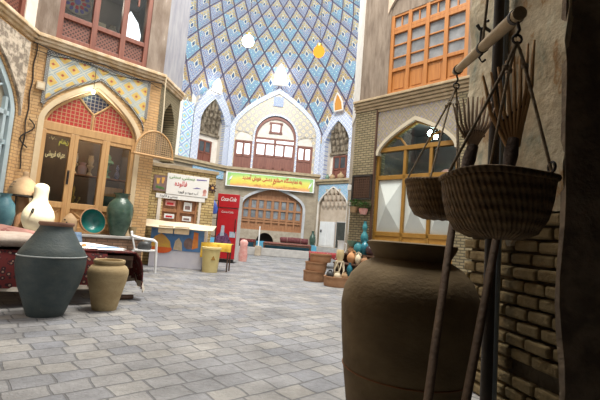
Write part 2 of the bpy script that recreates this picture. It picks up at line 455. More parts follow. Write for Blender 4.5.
# three glazed doors
for n, (a, b) in enumerate(((.34, .91), (.91, 1.51), (1.51, 2.10))):
    d = setting('door_%d' % (n + 1), L.M)
    mb = MB()
    mb.box(a, a + .075, .04, .16, .66, 2.64); mb.box(b - .075, b, .04, .16, .66, 2.64); mb.box(a, b, .05, .15, 2.56, 2.64); mb.box(a, b, .05, .15, 1.14, 1.26); mb.box(a, b, .05, .15, .66, .78)
    mb.build('door_frame', m_wood_t, d, bevel=.008)
    mb = MB(); mb.box(a + .07, b - .07, .10, .13, .76, 1.16)
    mb.tube([(a + .09, .10, .80), (b - .09, .10, 1.12)], .02); mb.tube([(a + .09, .10, 1.12), (b - .09, .10, .80)], .02)
    mb.build('door_panel', m_wood_t, d)
    mb = MB(); mb.box(a + .07, b - .07, .11, .116, 1.24, 2.58); mb.build('pane', m_glass, d)
    if n == 0:
        mb = MB(); mb.tube([(b - .04, .03, 1.7), (b - .04, -.01, 1.72), (b - .04, -.01, 1.86), (b - .04, .03, 1.88)], .012); mb.box(b - .06, b - .02, .03, .05, 1.62, 1.9); mb.build('door_handle', m_iron, d)
# raised brick platform along the shop, plus stone edge
mb = MB(); mb.box(-.6, 2.30, -.5, 0, 0, .62); mb.box(-.4, .92, -.8, -.5, 0, .62); mb.build('wall_platform', m_bench, M=L.M, kind='structure')
mb = MB(); mb.box(-.62, 2.33, -.53, .34, .62, .67); mb.box(-.42, .94, -.83, -.53, .62, .67); mb.build('trim_4', m_step, M=L.M, kind='structure', bevel=.01)
# ---- face to the left of it, with the pale blue arched window
mb = MB(); pts = arch(1.0, 1.14, 2.75, 1.25); wall_with_arch(mb, -3, 2.33, 0, 4.28, pts, 0, .35, zb=.9); mb.build('wall_left_front', m_brick_l, M=LL.M, kind='structure')
mb = MB(); lo = arch(1.0, 1.20, 2.75, 1.3); mb.strip(lo, [(u, 4.15) for u, z in lo], -.05, 0); mb.box(-.4, -.2, -.05, 0, 2.75, 4.15); mb.build('trim_5', m_carved, M=LL.M, kind='structure')
w = setting('window_2', LL.M)
mb = MB(); arch_band(mb, 1.0, 1.02, 2.75, 1.12, .11, .9, .02, .14)
for u in (.0, .5, 1.0, 1.5, 1.92): mb.box(u - .035, u + .035, .04, .12, .9, 3.0 if abs(u - 1) > .8 else 3.6)
for z in (.95, 1.25, 2.2, 2.72): mb.box(-.02, 2.02, .04, .12, z - .04, z + .04)
for k in range(5):
    t = math.radians(30 + 30 * k); mb.tube([(1 + .3 * math.cos(t), .08, 2.75 + .3 * math.sin(t)), (1 + 1.0 * math.cos(t), .08, 2.75 + .95 * math.sin(t))], .025)
mb.build('window_frame', m_bluepaint, w)
mb = MB(); arch_fill(mb, 1.0, 1.02, 2.75, 1.12, .9, .10, .12); mb.build('pane', plain('dusty_pane', (.28, .24, .17), (.38, .34, .26), .3, 2), w)
# ---- upper storey on the left: pillars and the brown window
mb = MB(); mb.box(-.02, .34, -.02, .5, 4.4, 9); mb.box(2.12, 2.52, -.02, .5, 4.4, 9); mb.box(.3, 2.2, 0, .5, 6.3, 9); mb.build('wall_left_upper', m_pillar_g, M=L.M, kind='structure')
mb = MB(); mb.box(-3, -1.2 + 2.2, 0, .5, 6.4, 9); mb.box(2.0, 2.33, 0, .5, 4.4, 9); mb.build('wall_left_front_upper', m_plaster_w, M=LL.M, kind='structure')
w = setting('window_3', LL.M)
mb = MB()
for u in (.2, .8, 1.4, 1.95): mb.box(u - .05, u + .05, .02, .14, 4.4, 6.4)
for z in (4.46, 4.98, 6.3): mb.box(.2, 2.0, .02, .14, z - .05, z + .05)
mb.build('window_frame', m_wood_b, w)
mb = MB(); mb.box(.2, 2.0, .07, .10, 4.4, 4.98); mb.build('lattice_panel', m_dlat, w)
mb = MB(); mb.box(.2, 2.0, .08, .09, 4.98, 6.3); mb.build('pane', m_glass_dark, w)
w = setting('window_4', L.M)
mb = MB()
for u in (.38, 1.0, 1.57, 2.08): mb.box(u - .055, u + .055, .0, .14, 4.42, 6.3)
for z in (4.50, 4.96, 6.25): mb.box(.34, 2.12, .01, .13, z - .05, z + .05)
for u in (.69, 1.28, 1.83): mb.box(u - .02, u + .02, .05, .1, 5.8, 6.25)
mb.build('window_frame', m_wood_b, w, bevel=.008)
for a, b in ((.43, .95), (1.05, 1.52), (1.62, 2.03)):
    mb = MB(); mb.box(a, b, .06, .09, 4.54, 4.92); mb.build('lattice_panel', m_dlat, w)
    mb = MB(); mb.box(a, b, .08, .086, 5.0, 6.22); mb.build('pane', m_glass, w)
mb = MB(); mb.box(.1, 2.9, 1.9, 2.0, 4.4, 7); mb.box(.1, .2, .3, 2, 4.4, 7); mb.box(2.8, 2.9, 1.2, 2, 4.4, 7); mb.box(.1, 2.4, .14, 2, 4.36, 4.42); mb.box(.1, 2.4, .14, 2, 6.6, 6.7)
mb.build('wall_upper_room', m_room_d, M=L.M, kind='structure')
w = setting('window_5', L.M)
mb = MB(); mb.prism([(2.02, 5.70), (2.02, 6.2), (2.2, 6.55), (2.42, 6.3), (2.52, 6.0), (2.5, 5.78)], 1.86, 1.88); mb.build('pane', m_day, w)  # glowing shape standing in for a reflection in the window glass
# ---- return of the left building towards the iwan: dark niche below the cornice, plastered pillar above
mb = MB(); pts = arch(.58, .34, 3.45, .5); wall_with_arch(mb, 0, 1.15, 2.55, 4.28, pts, 0, .3); mb.build('wall_left_return', m_brick_r, M=L2.M, kind='structure')
mb = MB(); mb.box(.2, .95, .28, .3, 2.55, 4.1); mb.build('wall_left_niche', m_plaster_b, M=L2.M, kind='structure')
mb = MB(); mb.box(0, 1.15, 0, .5, 4.4, 9.5); mb.build('wall_left_return_upper', plain('bluish_grey_plaster', (.26, .26, .30), (.36, .36, .385), .9, 3, .2, 20, stretch=(2, 2, .5)), M=L2.M, kind='structure')
# cornices of the left building
def cornice(name, F, u0, u1, out=.12, m=m_cornice, z=4.28):
    mb = MB()
    mb.box(u0, u1, -out * .35, .3, z - .06, z); mb.box(u0, u1, -out * .7, .3, z, z + .06); mb.box(u0, u1, -out, .3, z + .06, z + .13)
    return mb.build(name, m, M=F.M, kind='structure', bevel=.012)
m_corn_l = plain('ochre_cornice', (.52, .36, .19), (.74, .62, .46), .85, 5, .4, 20)
cornice('trim_6', L, -.03, 2.56, .14, m_corn_l); cornice('trim_7', LL, -3, 2.36, .14, m_corn_l); cornice('trim_8', L2, -.05, 1.18, .10, m_corn_l)

# ---- right building
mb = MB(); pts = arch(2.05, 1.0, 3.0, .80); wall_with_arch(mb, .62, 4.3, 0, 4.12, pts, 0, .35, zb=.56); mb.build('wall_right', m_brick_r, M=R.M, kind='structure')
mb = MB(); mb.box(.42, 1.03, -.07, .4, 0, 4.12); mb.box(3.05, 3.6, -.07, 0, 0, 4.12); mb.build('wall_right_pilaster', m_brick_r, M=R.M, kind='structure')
mb = MB(); lo = arch(2.05, 1.0, 3.02, .80); mb.strip(lo, [(u, 4.08) for u, z in lo], -.02, 0); mb.build('trim_9', m_spandrel_r, M=R.M, kind='structure')
mb = MB(); arch_band(mb, 2.05, .93, 3.02, .70, .08, 3.0, -.04, .1); mb.build('trim_10', plain('cream_arch_edge', (.52, .46, .34), (.58, .52, .40), .7, 4), M=R.M, kind='structure')
mb = MB(); mb.box(1.03, 1.06, -.075, 0, 0, 4.1); mb.build('trim_11', m_wood_d, M=R.M, kind='structure')
w = setting('window_6', R.M)
mb = MB(); arch_band(mb, 2.05, .86, 3.10, .58, .06, 3.08, .04, .14)
mb.tube([(1.50, .09, 3.42), (1.66, .09, 3.36), (1.86, .09, 3.1)], .03); mb.tube([(2.62, .09, 3.42), (2.44, .09, 3.36), (2.24, .09, 3.1)], .03)
mb.box(1.06, 3.05, .03, .15, 3.08, 3.18)
for u in (1.08, 1.80, 2.43, 3.02): mb.box(u - .035, u + .035, .04, .14, .55, 3.12)
for z in (2.47, 1.16, .6): mb.box(1.06, 3.05, .04, .14, z - .05, z + .05)
mb.build('window_frame', m_ochre, w, bevel=.006)
mb = MB(); mb.box(1.1, 3.0, .06, .10, .62, 1.16); mb.build('rail_panel', plain('orange_ochre_board', (.42, .20, .03), (.5, .26, .05), .5, 4), w)
mb = MB(); arch_fill(mb, 2.05, .86, 3.12, .56, 3.10, .08, .086); mb.build('pane', m_glass, w)
for a, b in ((1.115, 1.765), (1.835, 2.395), (2.465, 2.985)):
    mb = MB(); mb.box(a, b, .09, .096, 2.5, 3.09); mb.build('pane', m_glass, w)
    z0, z1, c, q = 1.21, 2.42, (a + b) / 2, 1.80
    mb = MB(); C4 = [(a, .10, z0), (b, .10, z0), (b, .10, z1), (a, .10, z1)]; ctr = (c, -.06, q)
    for i in range(4): mb.face([C4[i], C4[(i + 1) % 4], ctr])
    mb.build('folded_panel', m_white_sheet, w)
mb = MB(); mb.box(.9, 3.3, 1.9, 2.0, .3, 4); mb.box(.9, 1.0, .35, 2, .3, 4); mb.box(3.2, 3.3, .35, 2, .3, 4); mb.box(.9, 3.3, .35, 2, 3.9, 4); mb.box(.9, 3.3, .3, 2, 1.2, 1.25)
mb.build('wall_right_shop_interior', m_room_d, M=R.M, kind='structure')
mb = MB(); mb.box(1.02, 3.18, 1.2, 1.7, 2.44, 2.5); mb.build('trim_12', m_wood_d, M=R.M, kind='structure')
# cornice right: stepped courses
mb = MB()
for k in range(5): mb.box(.38, 4.3, -.05 - .035 * k, .3, 4.06 + .07 * k, 4.12 + .07 * k)
mb.build('trim_13', m_cornice, M=R.M, kind='structure', bevel=.01)
# upper right: plastered wall and orange window
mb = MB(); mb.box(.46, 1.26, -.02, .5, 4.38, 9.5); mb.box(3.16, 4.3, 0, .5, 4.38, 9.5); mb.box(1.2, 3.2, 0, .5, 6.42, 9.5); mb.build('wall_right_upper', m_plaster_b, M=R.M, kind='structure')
mb = MB(); lo = arch(2.2, 1.02, 6.42, 1.0); mb.strip([(u, max(z, 6.5)) for u, z in lo], [(u, 8.2) for u, z in lo], -.06, 0); mb.build('trim_14', m_plaster, M=R.M, kind='structure')
for u in (.62, .92): 
    pass
w = setting('window_7', R.M)
mb = MB(); us = (1.30, 1.76, 2.21, 2.66, 3.12)
for u in us: mb.box(u - .045, u + .045, .0, .12, 4.42, 6.42)
for u in (1.53, 1.985, 2.435, 2.89): mb.box(u - .018, u + .018, .03, .1, 6.05, 6.4)
for z in (4.48, 5.04, 5.98, 6.06, 6.4): mb.box(1.28, 3.14, .01, .11, z - .04, z + .04)
for i in range(4):
    for z in (5.35, 5.66): mb.box(us[i] + .04, us[i + 1] - .04, .03, .09, z - .018, z + .018)
mb.build('window_frame', m_wood_o, w, bevel=.006)
for i in range(4):
    a, b = us[i] + .045, us[i + 1] - .045
    mb = MB(); mb.box(a, b, .05, .09, 4.5, 5.0); mb.box(a + .06, b - .06, .04, .09, 4.57, 4.94); mb.build('lower_panel', m_wood_o, w, bevel=.008)
    mb = MB(); mb.box(a, b, .06, .066, 5.05, 6.0); mb.build('pane', m_glass_grey, w)
    mb = MB(); mb.box(a, b, .06, .066, 6.08, 6.38); mb.build('pane', m_glass_grey, w)
# reveal of the right building towards the iwan
RR = Frame((1.36, 11.6), (1.30, 9.84))
mb = MB(); mb.box(0, 1.76, 0, .5, 4.3, 10); mb.build('wall_right_return_upper', plain('lit_return_edge', (.60, .56, .50), (.74, .70, .64), .9, 4, .2, 18), M=RR.M, kind='structure')  # paleness of the lit return face is put into the colour
mb = MB(); mb.box(0, 1.76, .02, .5, 0, 4.3); mb.build('wall_right_return', m_brick_b, M=RR.M, kind='structure')

# ---- iwan: back wall, lower storey
mb = MB(); pts = arch(2.82, 1.72, 2.35, 1.15, p=.40); wall_with_arch(mb, -.6, 6.0, 0, 4.3, pts, 0, .5); mb.build('wall_back', m_brick_b, M=K.M, kind='structure')
mb = MB(); arch_band(mb, 2.82, 1.70, 2.35, 1.13, .14, 0, -.06, .1, p=.40); mb.build('trim_15', plain('blue_grey_arch_band', (.42, .42, .44), (.56, .55, .54), .6, 3), M=K.M, kind='structure')
mb = MB(); mb.box(1.1, 2.04, -.03, .3, 0, 1.14); mb.box(3.02, 4.55, -.03, .3, 0, 1.14); pts = arch(2.53, .49, .45, .55, kind='round'); mb.strip(pts, [(p[0], 1.14) for p in pts], -.03, .3); mb.build('wall_back_plinth', m_stone, M=K.M, kind='structure')
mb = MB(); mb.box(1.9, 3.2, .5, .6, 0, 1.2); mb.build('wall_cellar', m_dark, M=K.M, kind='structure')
w = setting('window_8', K.M)
mb = MB(); us = [1.14 + i * (3.36 / 8) for i in range(9)]
for u in us: mb.box(u - .05, u + .05, .16, .3, 1.12, 3.1 if 1.4 < u < 4.3 else 2.7)
for z in (1.16, 1.62, 1.76, 2.30, 2.86): mb.box(1.12, 4.52, .17, .29, z - .05, z + .05)
arch_band(mb, 2.82, 1.6, 2.35, 1.05, .1, 2.3, .16, .3, p=.40)
mb.build('window_frame', m_wood_m, w)
mb = MB(); mb.prism([(1.15, 1.12), (1.15, 2.3)] + arch(2.82, 1.66, 2.35, 1.1, p=.40) + [(4.48, 2.3), (4.48, 1.12)], .26, .3); mb.build('wood_panel', m_wood_m, w)
for i in range(8):
    if i in (3,): pass
    mb = MB(); mb.box(us[i] + .09, us[i + 1] - .09, .235, .255, 1.82, 2.80); mb.build('pane', m_glass_grey, w)
# ledge
mb = MB()
mb.box(.0, 5.35, -.10, .3, 4.22, 4.36); mb.box(0, 5.35, -.2, .3, 4.36, 4.5); mb.build('trim_16', m_cornice, M=K.M, kind='structure')
mb = MB(); mb.box(-2.5, 3.2, -.10, .3, 4.22, 4.36); mb.box(-2.5, 3.18, -.2, .3, 4.36, 4.5); mb.build('trim_17', m_cornice, M=LB.M, kind='structure')
mb = MB(); mb.box(-.05, 5.0, -.10, .3, 3.95, 4.08); mb.box(-.05, 5, -.2, .3, 4.08, 4.2); mb.build('trim_18', m_cornice, M=RB.M, kind='structure')
# upper storey of the back wall
mb = MB(); o = arch(2.66, 2.55, 6.7, 2.5); i_ = arch(2.66, 1.17, 6.35, 1.30, kind='round')
mb.strip([(p[0], p[1]) for p in i_], [(2.66 + (p[0] - 2.66) * 2.55 / 1.17, q[1]) for p, q in zip(i_, o)], 0, .4)
mb.box(1.37, 1.5, 0, .4, 4.45, 6.72); mb.box(3.82, 3.93, 0, .4, 4.45, 6.72); mb.box(.11, .44, 0, .4, 4.45, 6.72); mb.box(4.78, 5.21, 0, .4, 4.45, 6.72)
mb.box(.44, 1.37, .05, .4, 6.0, 7.1); mb.box(3.93, 4.78, .05, .4, 6.0, 7.1)
mb.build('wall_back_upper', m_lattice, M=K.M, kind='structure')
mb = MB(); arch_band(mb, 2.66, 2.30, 6.7, 2.25, .26, 4.45, -.06, .1); arch_band(mb, 2.66, 1.17, 6.35, 1.30, .10, 4.5, -.04, .1, kind='round', tw=.1); mb.build('trim_19', m_blue_trim, M=K.M, kind='structure')
mb = MB(); mb.prism([(2.66 - .28, 8.2), (2.66 + .28, 8.2), (2.66 + .28, 8.76), (2.66 - .28, 8.76)], -.05, 0); mb.build('trim_20', diamond('indigo_square_tile', .14, .14, [(0, (.7, .68, .6)), (.35, (.10, .14, .36)), (.75, (.35, .45, .65))]), M=K.M, kind='structure')
w = setting('window_9', K.M)
mb = MB(); arch_band(mb, 2.66, 1.05, 6.3, 1.15, .12, 4.5, .02, .16, kind='round')
for z in (4.62, 5.62 - .3, 6.3, 6.02): mb.box(1.52, 3.8, .04, .14, z - .06, z + .06)
for u in (1.60, 2.13, 2.66, 3.19, 3.72): mb.box(u - .06, u + .06, .04, .14, 4.5, 6.02)
mb.box(2.58, 2.74, .04, .14, 6.0, 6.3)
for u in (2.36, 2.92): mb.box(u - .06, u + .06, .03, .14, 6.66, 7.22)
for z in (6.68, 7.22): mb.box(2.26, 3.02, .03, .14, z - .06, z + .06)
mb.build('window_frame', m_wood_b, w)
mb = MB(); mb.box(1.54, 3.78, .07, .12, 4.5, 5.3); mb.build('lower_panel', m_wood_b, w)
mb = MB(); arch_fill(mb, 2.66, 1.05, 6.3, 1.15, 6.3, .09, .12, kind='round'); mb.build('lunette', m_plaster_w, w)
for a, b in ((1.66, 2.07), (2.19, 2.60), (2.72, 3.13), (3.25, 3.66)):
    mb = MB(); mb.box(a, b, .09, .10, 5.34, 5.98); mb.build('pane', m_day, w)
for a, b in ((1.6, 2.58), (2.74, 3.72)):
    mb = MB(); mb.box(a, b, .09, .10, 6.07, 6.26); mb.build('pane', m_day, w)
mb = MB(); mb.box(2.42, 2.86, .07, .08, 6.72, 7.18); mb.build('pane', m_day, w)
for n, (a, b) in enumerate(((.46, 1.36), (3.94, 4.77))):
    d = setting('door_%d' % (4 + n), K.M); c = (a + b) / 2
    mb = MB(); mb.box(a, b, .02, .05, 4.5, 6.0)
    for u in (a, c, b): mb.box(u - .05, u + .05, -.02, .06, 4.5, 6.05)
    for z in (4.55, 5.2, 6.02): mb.box(a, b, -.02, .06, z - .05, z + .05)
    mb.build('door_leaf', m_wood_b, d)
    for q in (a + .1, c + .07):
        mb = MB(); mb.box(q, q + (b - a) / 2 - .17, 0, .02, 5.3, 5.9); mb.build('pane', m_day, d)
    mb = MB(); arch_fill(mb, c, (b - a) / 2, 6.1, .5, 6.07, .0, .06, kind='round'); mb.build('lunette', m_plaster_w, d)
# ---- left oblique face of the iwan
def iwan_side(F, c, w_, z0, zs, h, side, cols, uL, uR, zlow):
    mb = MB(); pts = arch(c, w_, zs, h); o = arch(c, w_ + .42, zs + .1, h + .75)
    mb.strip(pts, [(c + (p[0] - c) * (w_ + .42) / w_, q[1]) for p, q in zip(pts, o)], 0, .3)
    mb.box(c - w_ - .42, c - w_, 0, .3, z0, zs + .1); mb.box(c + w_, c + w_ + .42, 0, .3, z0, zs + .1)
    mb.build('wall_back_%s_upper' % side, m_blue_trim, M=F.M, kind='structure')
    mb = MB(); mb.box(c - w_ - .3, c + w_ + .3, .6, .7, z0, zs + h + .5); mb.box(c - w_ - .05, c - w_, .3, .6, z0, zs + h); mb.box(c + w_, c + w_ + .05, .3, .6, z0, zs + h); mb.box(c - w_, c + w_, .0, .6, z0 - .1, z0)
    mb.build('wall_niche_%s' % side, m_plaster_w, M=F.M, kind='structure')
    # muqarnas hood: tiers of little cells
    mb = MB()
    for t in range(4):
        z = zs - .25 + t * (h + .1) / 4; n = 5; ww = w_ * (1 - .06 * t)
        for i in range(n):
            u = c - ww + (2 * ww) * (i + .5) / n
            pr = [(0, z - .26), (.10, z - .12), (ww / n * .9, z + .05), (ww / n * 1.0, z + .40), (0, z + .42)]
            mb.lathe([(r, zz) for r, zz in pr], 8, M=T(u, .58 - .12 * t, 0))
    mb.box(c - w_, c + w_, .45, .6, zs - .62, zs - .5); mb.box(c - w_, c + w_, .585, .6, zs - .5, zs + h)
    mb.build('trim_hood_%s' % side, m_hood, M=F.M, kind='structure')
    mb = MB(); mb.box(uL, uR, .05, .4, 0, zlow - .2); mb.build('wall_back_%s' % side, m_brick_b, M=F.M, kind='structure')
iwan_side(LB, 2.08, .78, 4.5, 6.7, 1.35, 'left', None, -3, 3.2, 4.5)
d = setting('door_6', LB.M)
mb = MB(); mb.box(1.62, 2.40, .52, .58, 4.5, 5.72)
for u in (1.62, 2.01, 2.40): mb.box(u - .04, u + .04, .48, .6, 4.5, 5.76)
for z in (4.55, 5.1, 5.74): mb.box(1.62, 2.40, .48, .6, z - .04, z + .04)
mb.build('door_leaf', m_wood_b, d)
mb = MB(); mb.box(1.68, 1.95, .5, .52, 5.16, 5.68); mb.box(2.07, 2.34, .5, .52, 5.16, 5.68); mb.build('pane', m_glass_dark, d)
mb = MB(); mb.box(.20, .80, -.05, .3, 4.5, 7.4); mb.build('trim_21', m_strip, M=LB.M, kind='structure')
mb = MB(); mb.box(-.4, .20, .0, .3, 4.5, 7.4); mb.build('trim_22', m_plaster_w, M=LB.M, kind='structure')
mb = MB(); mb.box(1.1, 3.05, -.02, .05, 3.75, 4.2); mb.build('trim_23', m_frieze, M=LB.M, kind='structure')
# ---- right oblique face of the iwan
iwan_side(RB, 1.15, .84, 4.2, 6.3, 1.2, 'right', None, -.1, .02, 4.2)
d = setting('door_7', RB.M)
mb = MB(); mb.box(.62, 1.50, .52, .58, 4.2, 5.55)
for u in (.62, 1.06, 1.50): mb.box(u - .05, u + .05, .48, .6, 4.2, 5.6)
for z in (4.25, 4.85, 5.57): mb.box(.62, 1.50, .48, .6, z - .04, z + .04)
mb.build('door_leaf', m_wood_b, d)
mb = MB(); mb.box(.69, 1.0, .5, .52, 4.92, 5.5); mb.box(1.12, 1.44, .5, .52, 4.92, 5.5); mb.build('pane', m_glass_dark, d)
mb = MB(); mb.box(2.45, 5.2, .0, .3, 4.2, 7.2); mb.build('trim_24', m_strip, M=RB.M, kind='structure')
mb = MB(); pts = arch(1.17, 1.02, 2.78, .98); wall_with_arch(mb, -.1, 5.2, 0, 3.95, pts, .0, .3, zb=.5); mb.build('wall_back_right_lower', m_brick_b, M=RB.M, kind='structure')
mb = MB(); lo = arch(1.17, 1.06, 2.8, 1.0); mb.strip([(u, max(z, 3.0)) for u, z in lo], [(u, 3.92) for u, z in lo], -.02, 0); mb.build('trim_25', m_frieze, M=RB.M, kind='structure')
mb = MB(); arch_band(mb, 1.17, 1.0, 2.78, .96, .07, .5, -.03, .05); mb.build('trim_26', m_plaster_w, M=RB.M, kind='structure')
mb = MB(); mb.box(.1, 1.3, .22, .3, .5, 4.0); mb.box(2.05, 2.3, .22, .3, .5, 4); mb.box(1.3, 2.05, .22, .3, 1.9, 4.0); mb.box(1.3, 2.05, 1.4, 1.5, .4, 2); mb.box(0, 2.3, .25, 1.5, .4, .5)
mb.build('wall_doorway_recess', m_plaster, M=RB.M, kind='structure')
mb = MB()
for q in range(3):
    for i in range(6 - q):
        u = 1.17 + (i - (5 - q) / 2) * .30; z = 2.72 + q * .34; mb.lathe([(0, z - .2), (.05, z - .1), (.13, z + .04), (.16, z + .26), (0, z + .28)], 8, M=T(u, .20 - .05 * q, 0))
mb.build('trim_hood_doorway', m_plaster, M=RB.M, kind='structure')
d = setting('door_8', RB.M); mb = MB(); mb.box(.24, 1.30, .14, .22, .5, 1.88); mb.box(.30, .72, .12, .14, .58, 1.8); mb.box(.80, 1.24, .12, .14, .58, 1.8); mb.build('door_leaf', m_white, d)
mb = MB(); mb.box(.34, .42, .08, .12, 1.28, 1.42); mb.build('padlock', m_iron, d)
d = setting('door_9', RB.M); mb = MB(); mb.box(1.36, 2.02, .24, .28, .5, 1.88); mb.build('door_leaf', plain('dark_doorway_shade', (.03, .035, .03), (.06, .06, .05), .6, 4), d)  # dark sheet across the open doorway, its shade put into the colour
# raised stone base at the foot of the back walls
mb = MB(); mb.box(4.7, 6.2, -.5, 0, 0, .45); mb.build('trim_27', m_step, M=K.M, kind='structure')
mb = MB(); mb.box(-.1, 3.5, -.45, .1, 0, .48); mb.build('trim_28', m_step, M=RB.M, kind='structure')

# ---- tiled semi dome of the iwan: raised kite tiles in a net
CX, CY = -1.66, 16.2
def dome(th, a, lift=0.0):
    r, z = (6.85 - lift) * math.cos(a), 5.5 + (8.8 - lift) * math.sin(a)
    return Vector((CX + r * math.sin(th), CY + r * math.cos(th), z))
lv = [math.radians(v) for v in (-5, 4, 12.5, 20, 27, 33, 38.4, 43.3, 47.8, 52, 56, 60, 63.5, 67, 71, 75)]
def in_void(c):                            # the vault stops where the two niches open
    for F, cu, w_, zs, h in ((LB, 2.08, .98, 6.75, 1.6), (RB, 1.15, 1.04, 6.35, 1.45)):
        u = (c - F.A).dot(F.e); x = abs(u - cu) / w_
        if x < 1 and c.z < zs + h * (1 - x) ** .58: return True
    return False
bm = bmesh.new(); uvl = bm.loops.layers.uv.new('UVMap')
NS = 35; ST = 2 * PI / NS
for j in range(len(lv) - 2):
    for i in range(-11, 12):
        th = (i + (.5 if j % 2 else 0)) * ST
        if abs(th) > math.radians(103): continue
        P = [dome(th, lv[j]), dome(th + ST / 2, lv[j + 1]), dome(th, lv[j + 2]), dome(th - ST / 2, lv[j + 1])]
        UV = [(.5, 0), (1, .5), (.5, 1), (0, .5)]
        Cc = dome(th, lv[j + 1] * .62 + lv[j + 2] * .38, .09)
        vs = [bm.verts.new(p) for p in P] ; vc = bm.verts.new(Cc)
        for k in range(4):
            f = bm.faces.new((vs[k], vc, vs[(k + 1) % 4]))
            for lp, uvv in zip(f.loops, (UV[k], (.5, .69 * .5 + .25), UV[(k + 1) % 4])): lp[uvl].uv = uvv
bmesh.ops.remove_doubles(bm, verts=bm.verts, dist=.001)
bmesh.ops.subdivide_edges(bm, edges=[e for e in bm.edges if e.calc_length() > .3 and min(v.co.z for v in e.verts) < 8.4], cuts=3, use_grid_fill=True)
bmesh.ops.delete(bm, geom=[f for f in bm.faces if in_void(f.calc_center_median())], context='FACES')
me = bpy.data.meshes.new('ceiling'); bm.to_mesh(me); bm.free(); me.materials.append(m_dome)
o = bpy.data.objects.new('ceiling', me); COL.objects.link(o); o['kind'] = 'structure'
# bright openings in the vault
def vault_window(n, c, nrm, w_, h_, mat):
    d = Vector(nrm).normalized(); x = Vector((0, 0, 1)).cross(d).normalized(); z = d.cross(x)
    M = Matrix(((x.x, d.x, z.x, c[0]), (x.y, d.y, z.y, c[1]), (x.z, d.z, z.z, c[2]), (0, 0, 0, 1)))
    s = setting('window_%d' % n, M)
    mb = MB(); mb.prism([(-w_, 0), (w_, 0), (w_ * .95, h_ * .45), (w_ * .5, h_ * .78), (0, h_), (-w_ * .5, h_ * .78), (-w_ * .95, h_ * .45)], 0, .03); mb.build('pane', mat, s)
    mb = MB(); mb.tube([(-w_, 0, 0), (w_, 0, 0), (w_ * .95, 0, h_ * .45), (w_ * .5, 0, h_ * .78), (0, 0, h_), (-w_ * .5, 0, h_ * .78), (-w_ * .95, 0, h_ * .45), (-w_, 0, 0)], .05); mb.build('window_frame', m_plaster_w, s)
vault_window(10, (-1.62, 21.75, 9.28), (0, 1, .28), .36, 1.15, m_day_soft)
vault_window(11, (-4.95, 20.95, 8.3), (-.72, .68, .2), .30, .75, m_day_soft)
vault_window(12, (1.72, 21.35, 7.95), (.7, .7, .2), .30, .95, m_amber)

# ---- near right: pier of peeling plaster over bare brick, and the passage the picture is taken from
mb = MB(); mb.plan([(1.45, 2.16), (1.28, 2.93), (3.2, 2.93), (3.2, 2.12)], 0, 4.2); mb.build('wall_pier_core', plain('mud_mortar', (.09, .07, .045), (.14, .11, .07), .95, 6, .6, 30), kind='structure')
mb = MB(); rnd = random.Random(3)
z = 0.0; row = 0
while z < 1.24:
    h = .072; u = -.10 if row % 2 else -.02
    while u < .86:
        w_ = .165 + rnd.uniform(-.02, .02); a, b = max(u, .005), min(u + w_, .862)
        if b - a > .03 and not (.19 < z < .31 and .3 < u < .75):
            dz = rnd.uniform(-.004, .004); o_ = rnd.uniform(-.008, .012)
            mb.box(a, b, o_ - .02 + .02, .06, z + dz + .004, z + h + dz - .004)
        u += w_ + .012
    z += .08; row += 1
mb.build('wall_pier_bricks', plain('old_yellow_brick', (.17, .12, .05), (.29, .22, .11), .95, 5, .6, 40, c3=(.15, .09, .05)), M=PR.M, kind='structure', bevel=.014)
mb = MB(); n = 40
top = []; G = []
for i in range(n + 1):
    u = -.01 + .885 * i / n
    zb = 1.10 + .06 * math.sin(u * 9 + .7) + .035 * math.sin(u * 23) + .02 * math.sin(u * 51) + .05 * (u > .66)
    G.append([(u, -.012 - .010 * math.sin(u * 7 + q * .9) - .008 * math.sin(q * 1.7 + u * 13), zb + (4.2 - zb) * q / 30) for q in range(31)])
mb.sheet(G, .035); mb.build('wall_pier', m_pier, M=PR.M, kind='structure', smooth=True)
mb = MB(); n = 16; G = []
for i in range(n + 1):
    x = 1.385 + 1.9 * i / n
    G.append([(x, 2.085 - .02 * math.sin(x * 9 + q) - .02 * math.sin(q * .8 + x * 4), 4.2 * q / 30) for q in range(31)])
mb.sheet(G, .04); mb.build('wall_pier_end', plain('brown_mud_wall', (.16, .12, .085), (.30, .23, .16), .95, 5, .8, 14, lo=.42, hi=.6), kind='structure', smooth=True)  # mottled brown mud tone over the whole end face
mb = MB(); mb.box(-2.6, 3.2, -3.6, 2.5, 4.2, 4.4); mb.build('ceiling_passage', m_plaster_b, kind='structure')
mb = MB(); mb.box(-2.6, -2.3, -3.6, 2.0, 0, 4.2); mb.build('wall_passage_left', m_plaster_b, kind='structure')
mb = MB(); mb.box(-2.6, 3.4, -3.8, -3.6, 0, 4.2); mb.build('wall_passage_rear', m_plaster_b, kind='structure')
mb = MB(); mb.box(3.2, 3.4, -3.6, 2.93, 0, 4.2); mb.build('wall_passage_right', m_plaster_b, kind='structure')
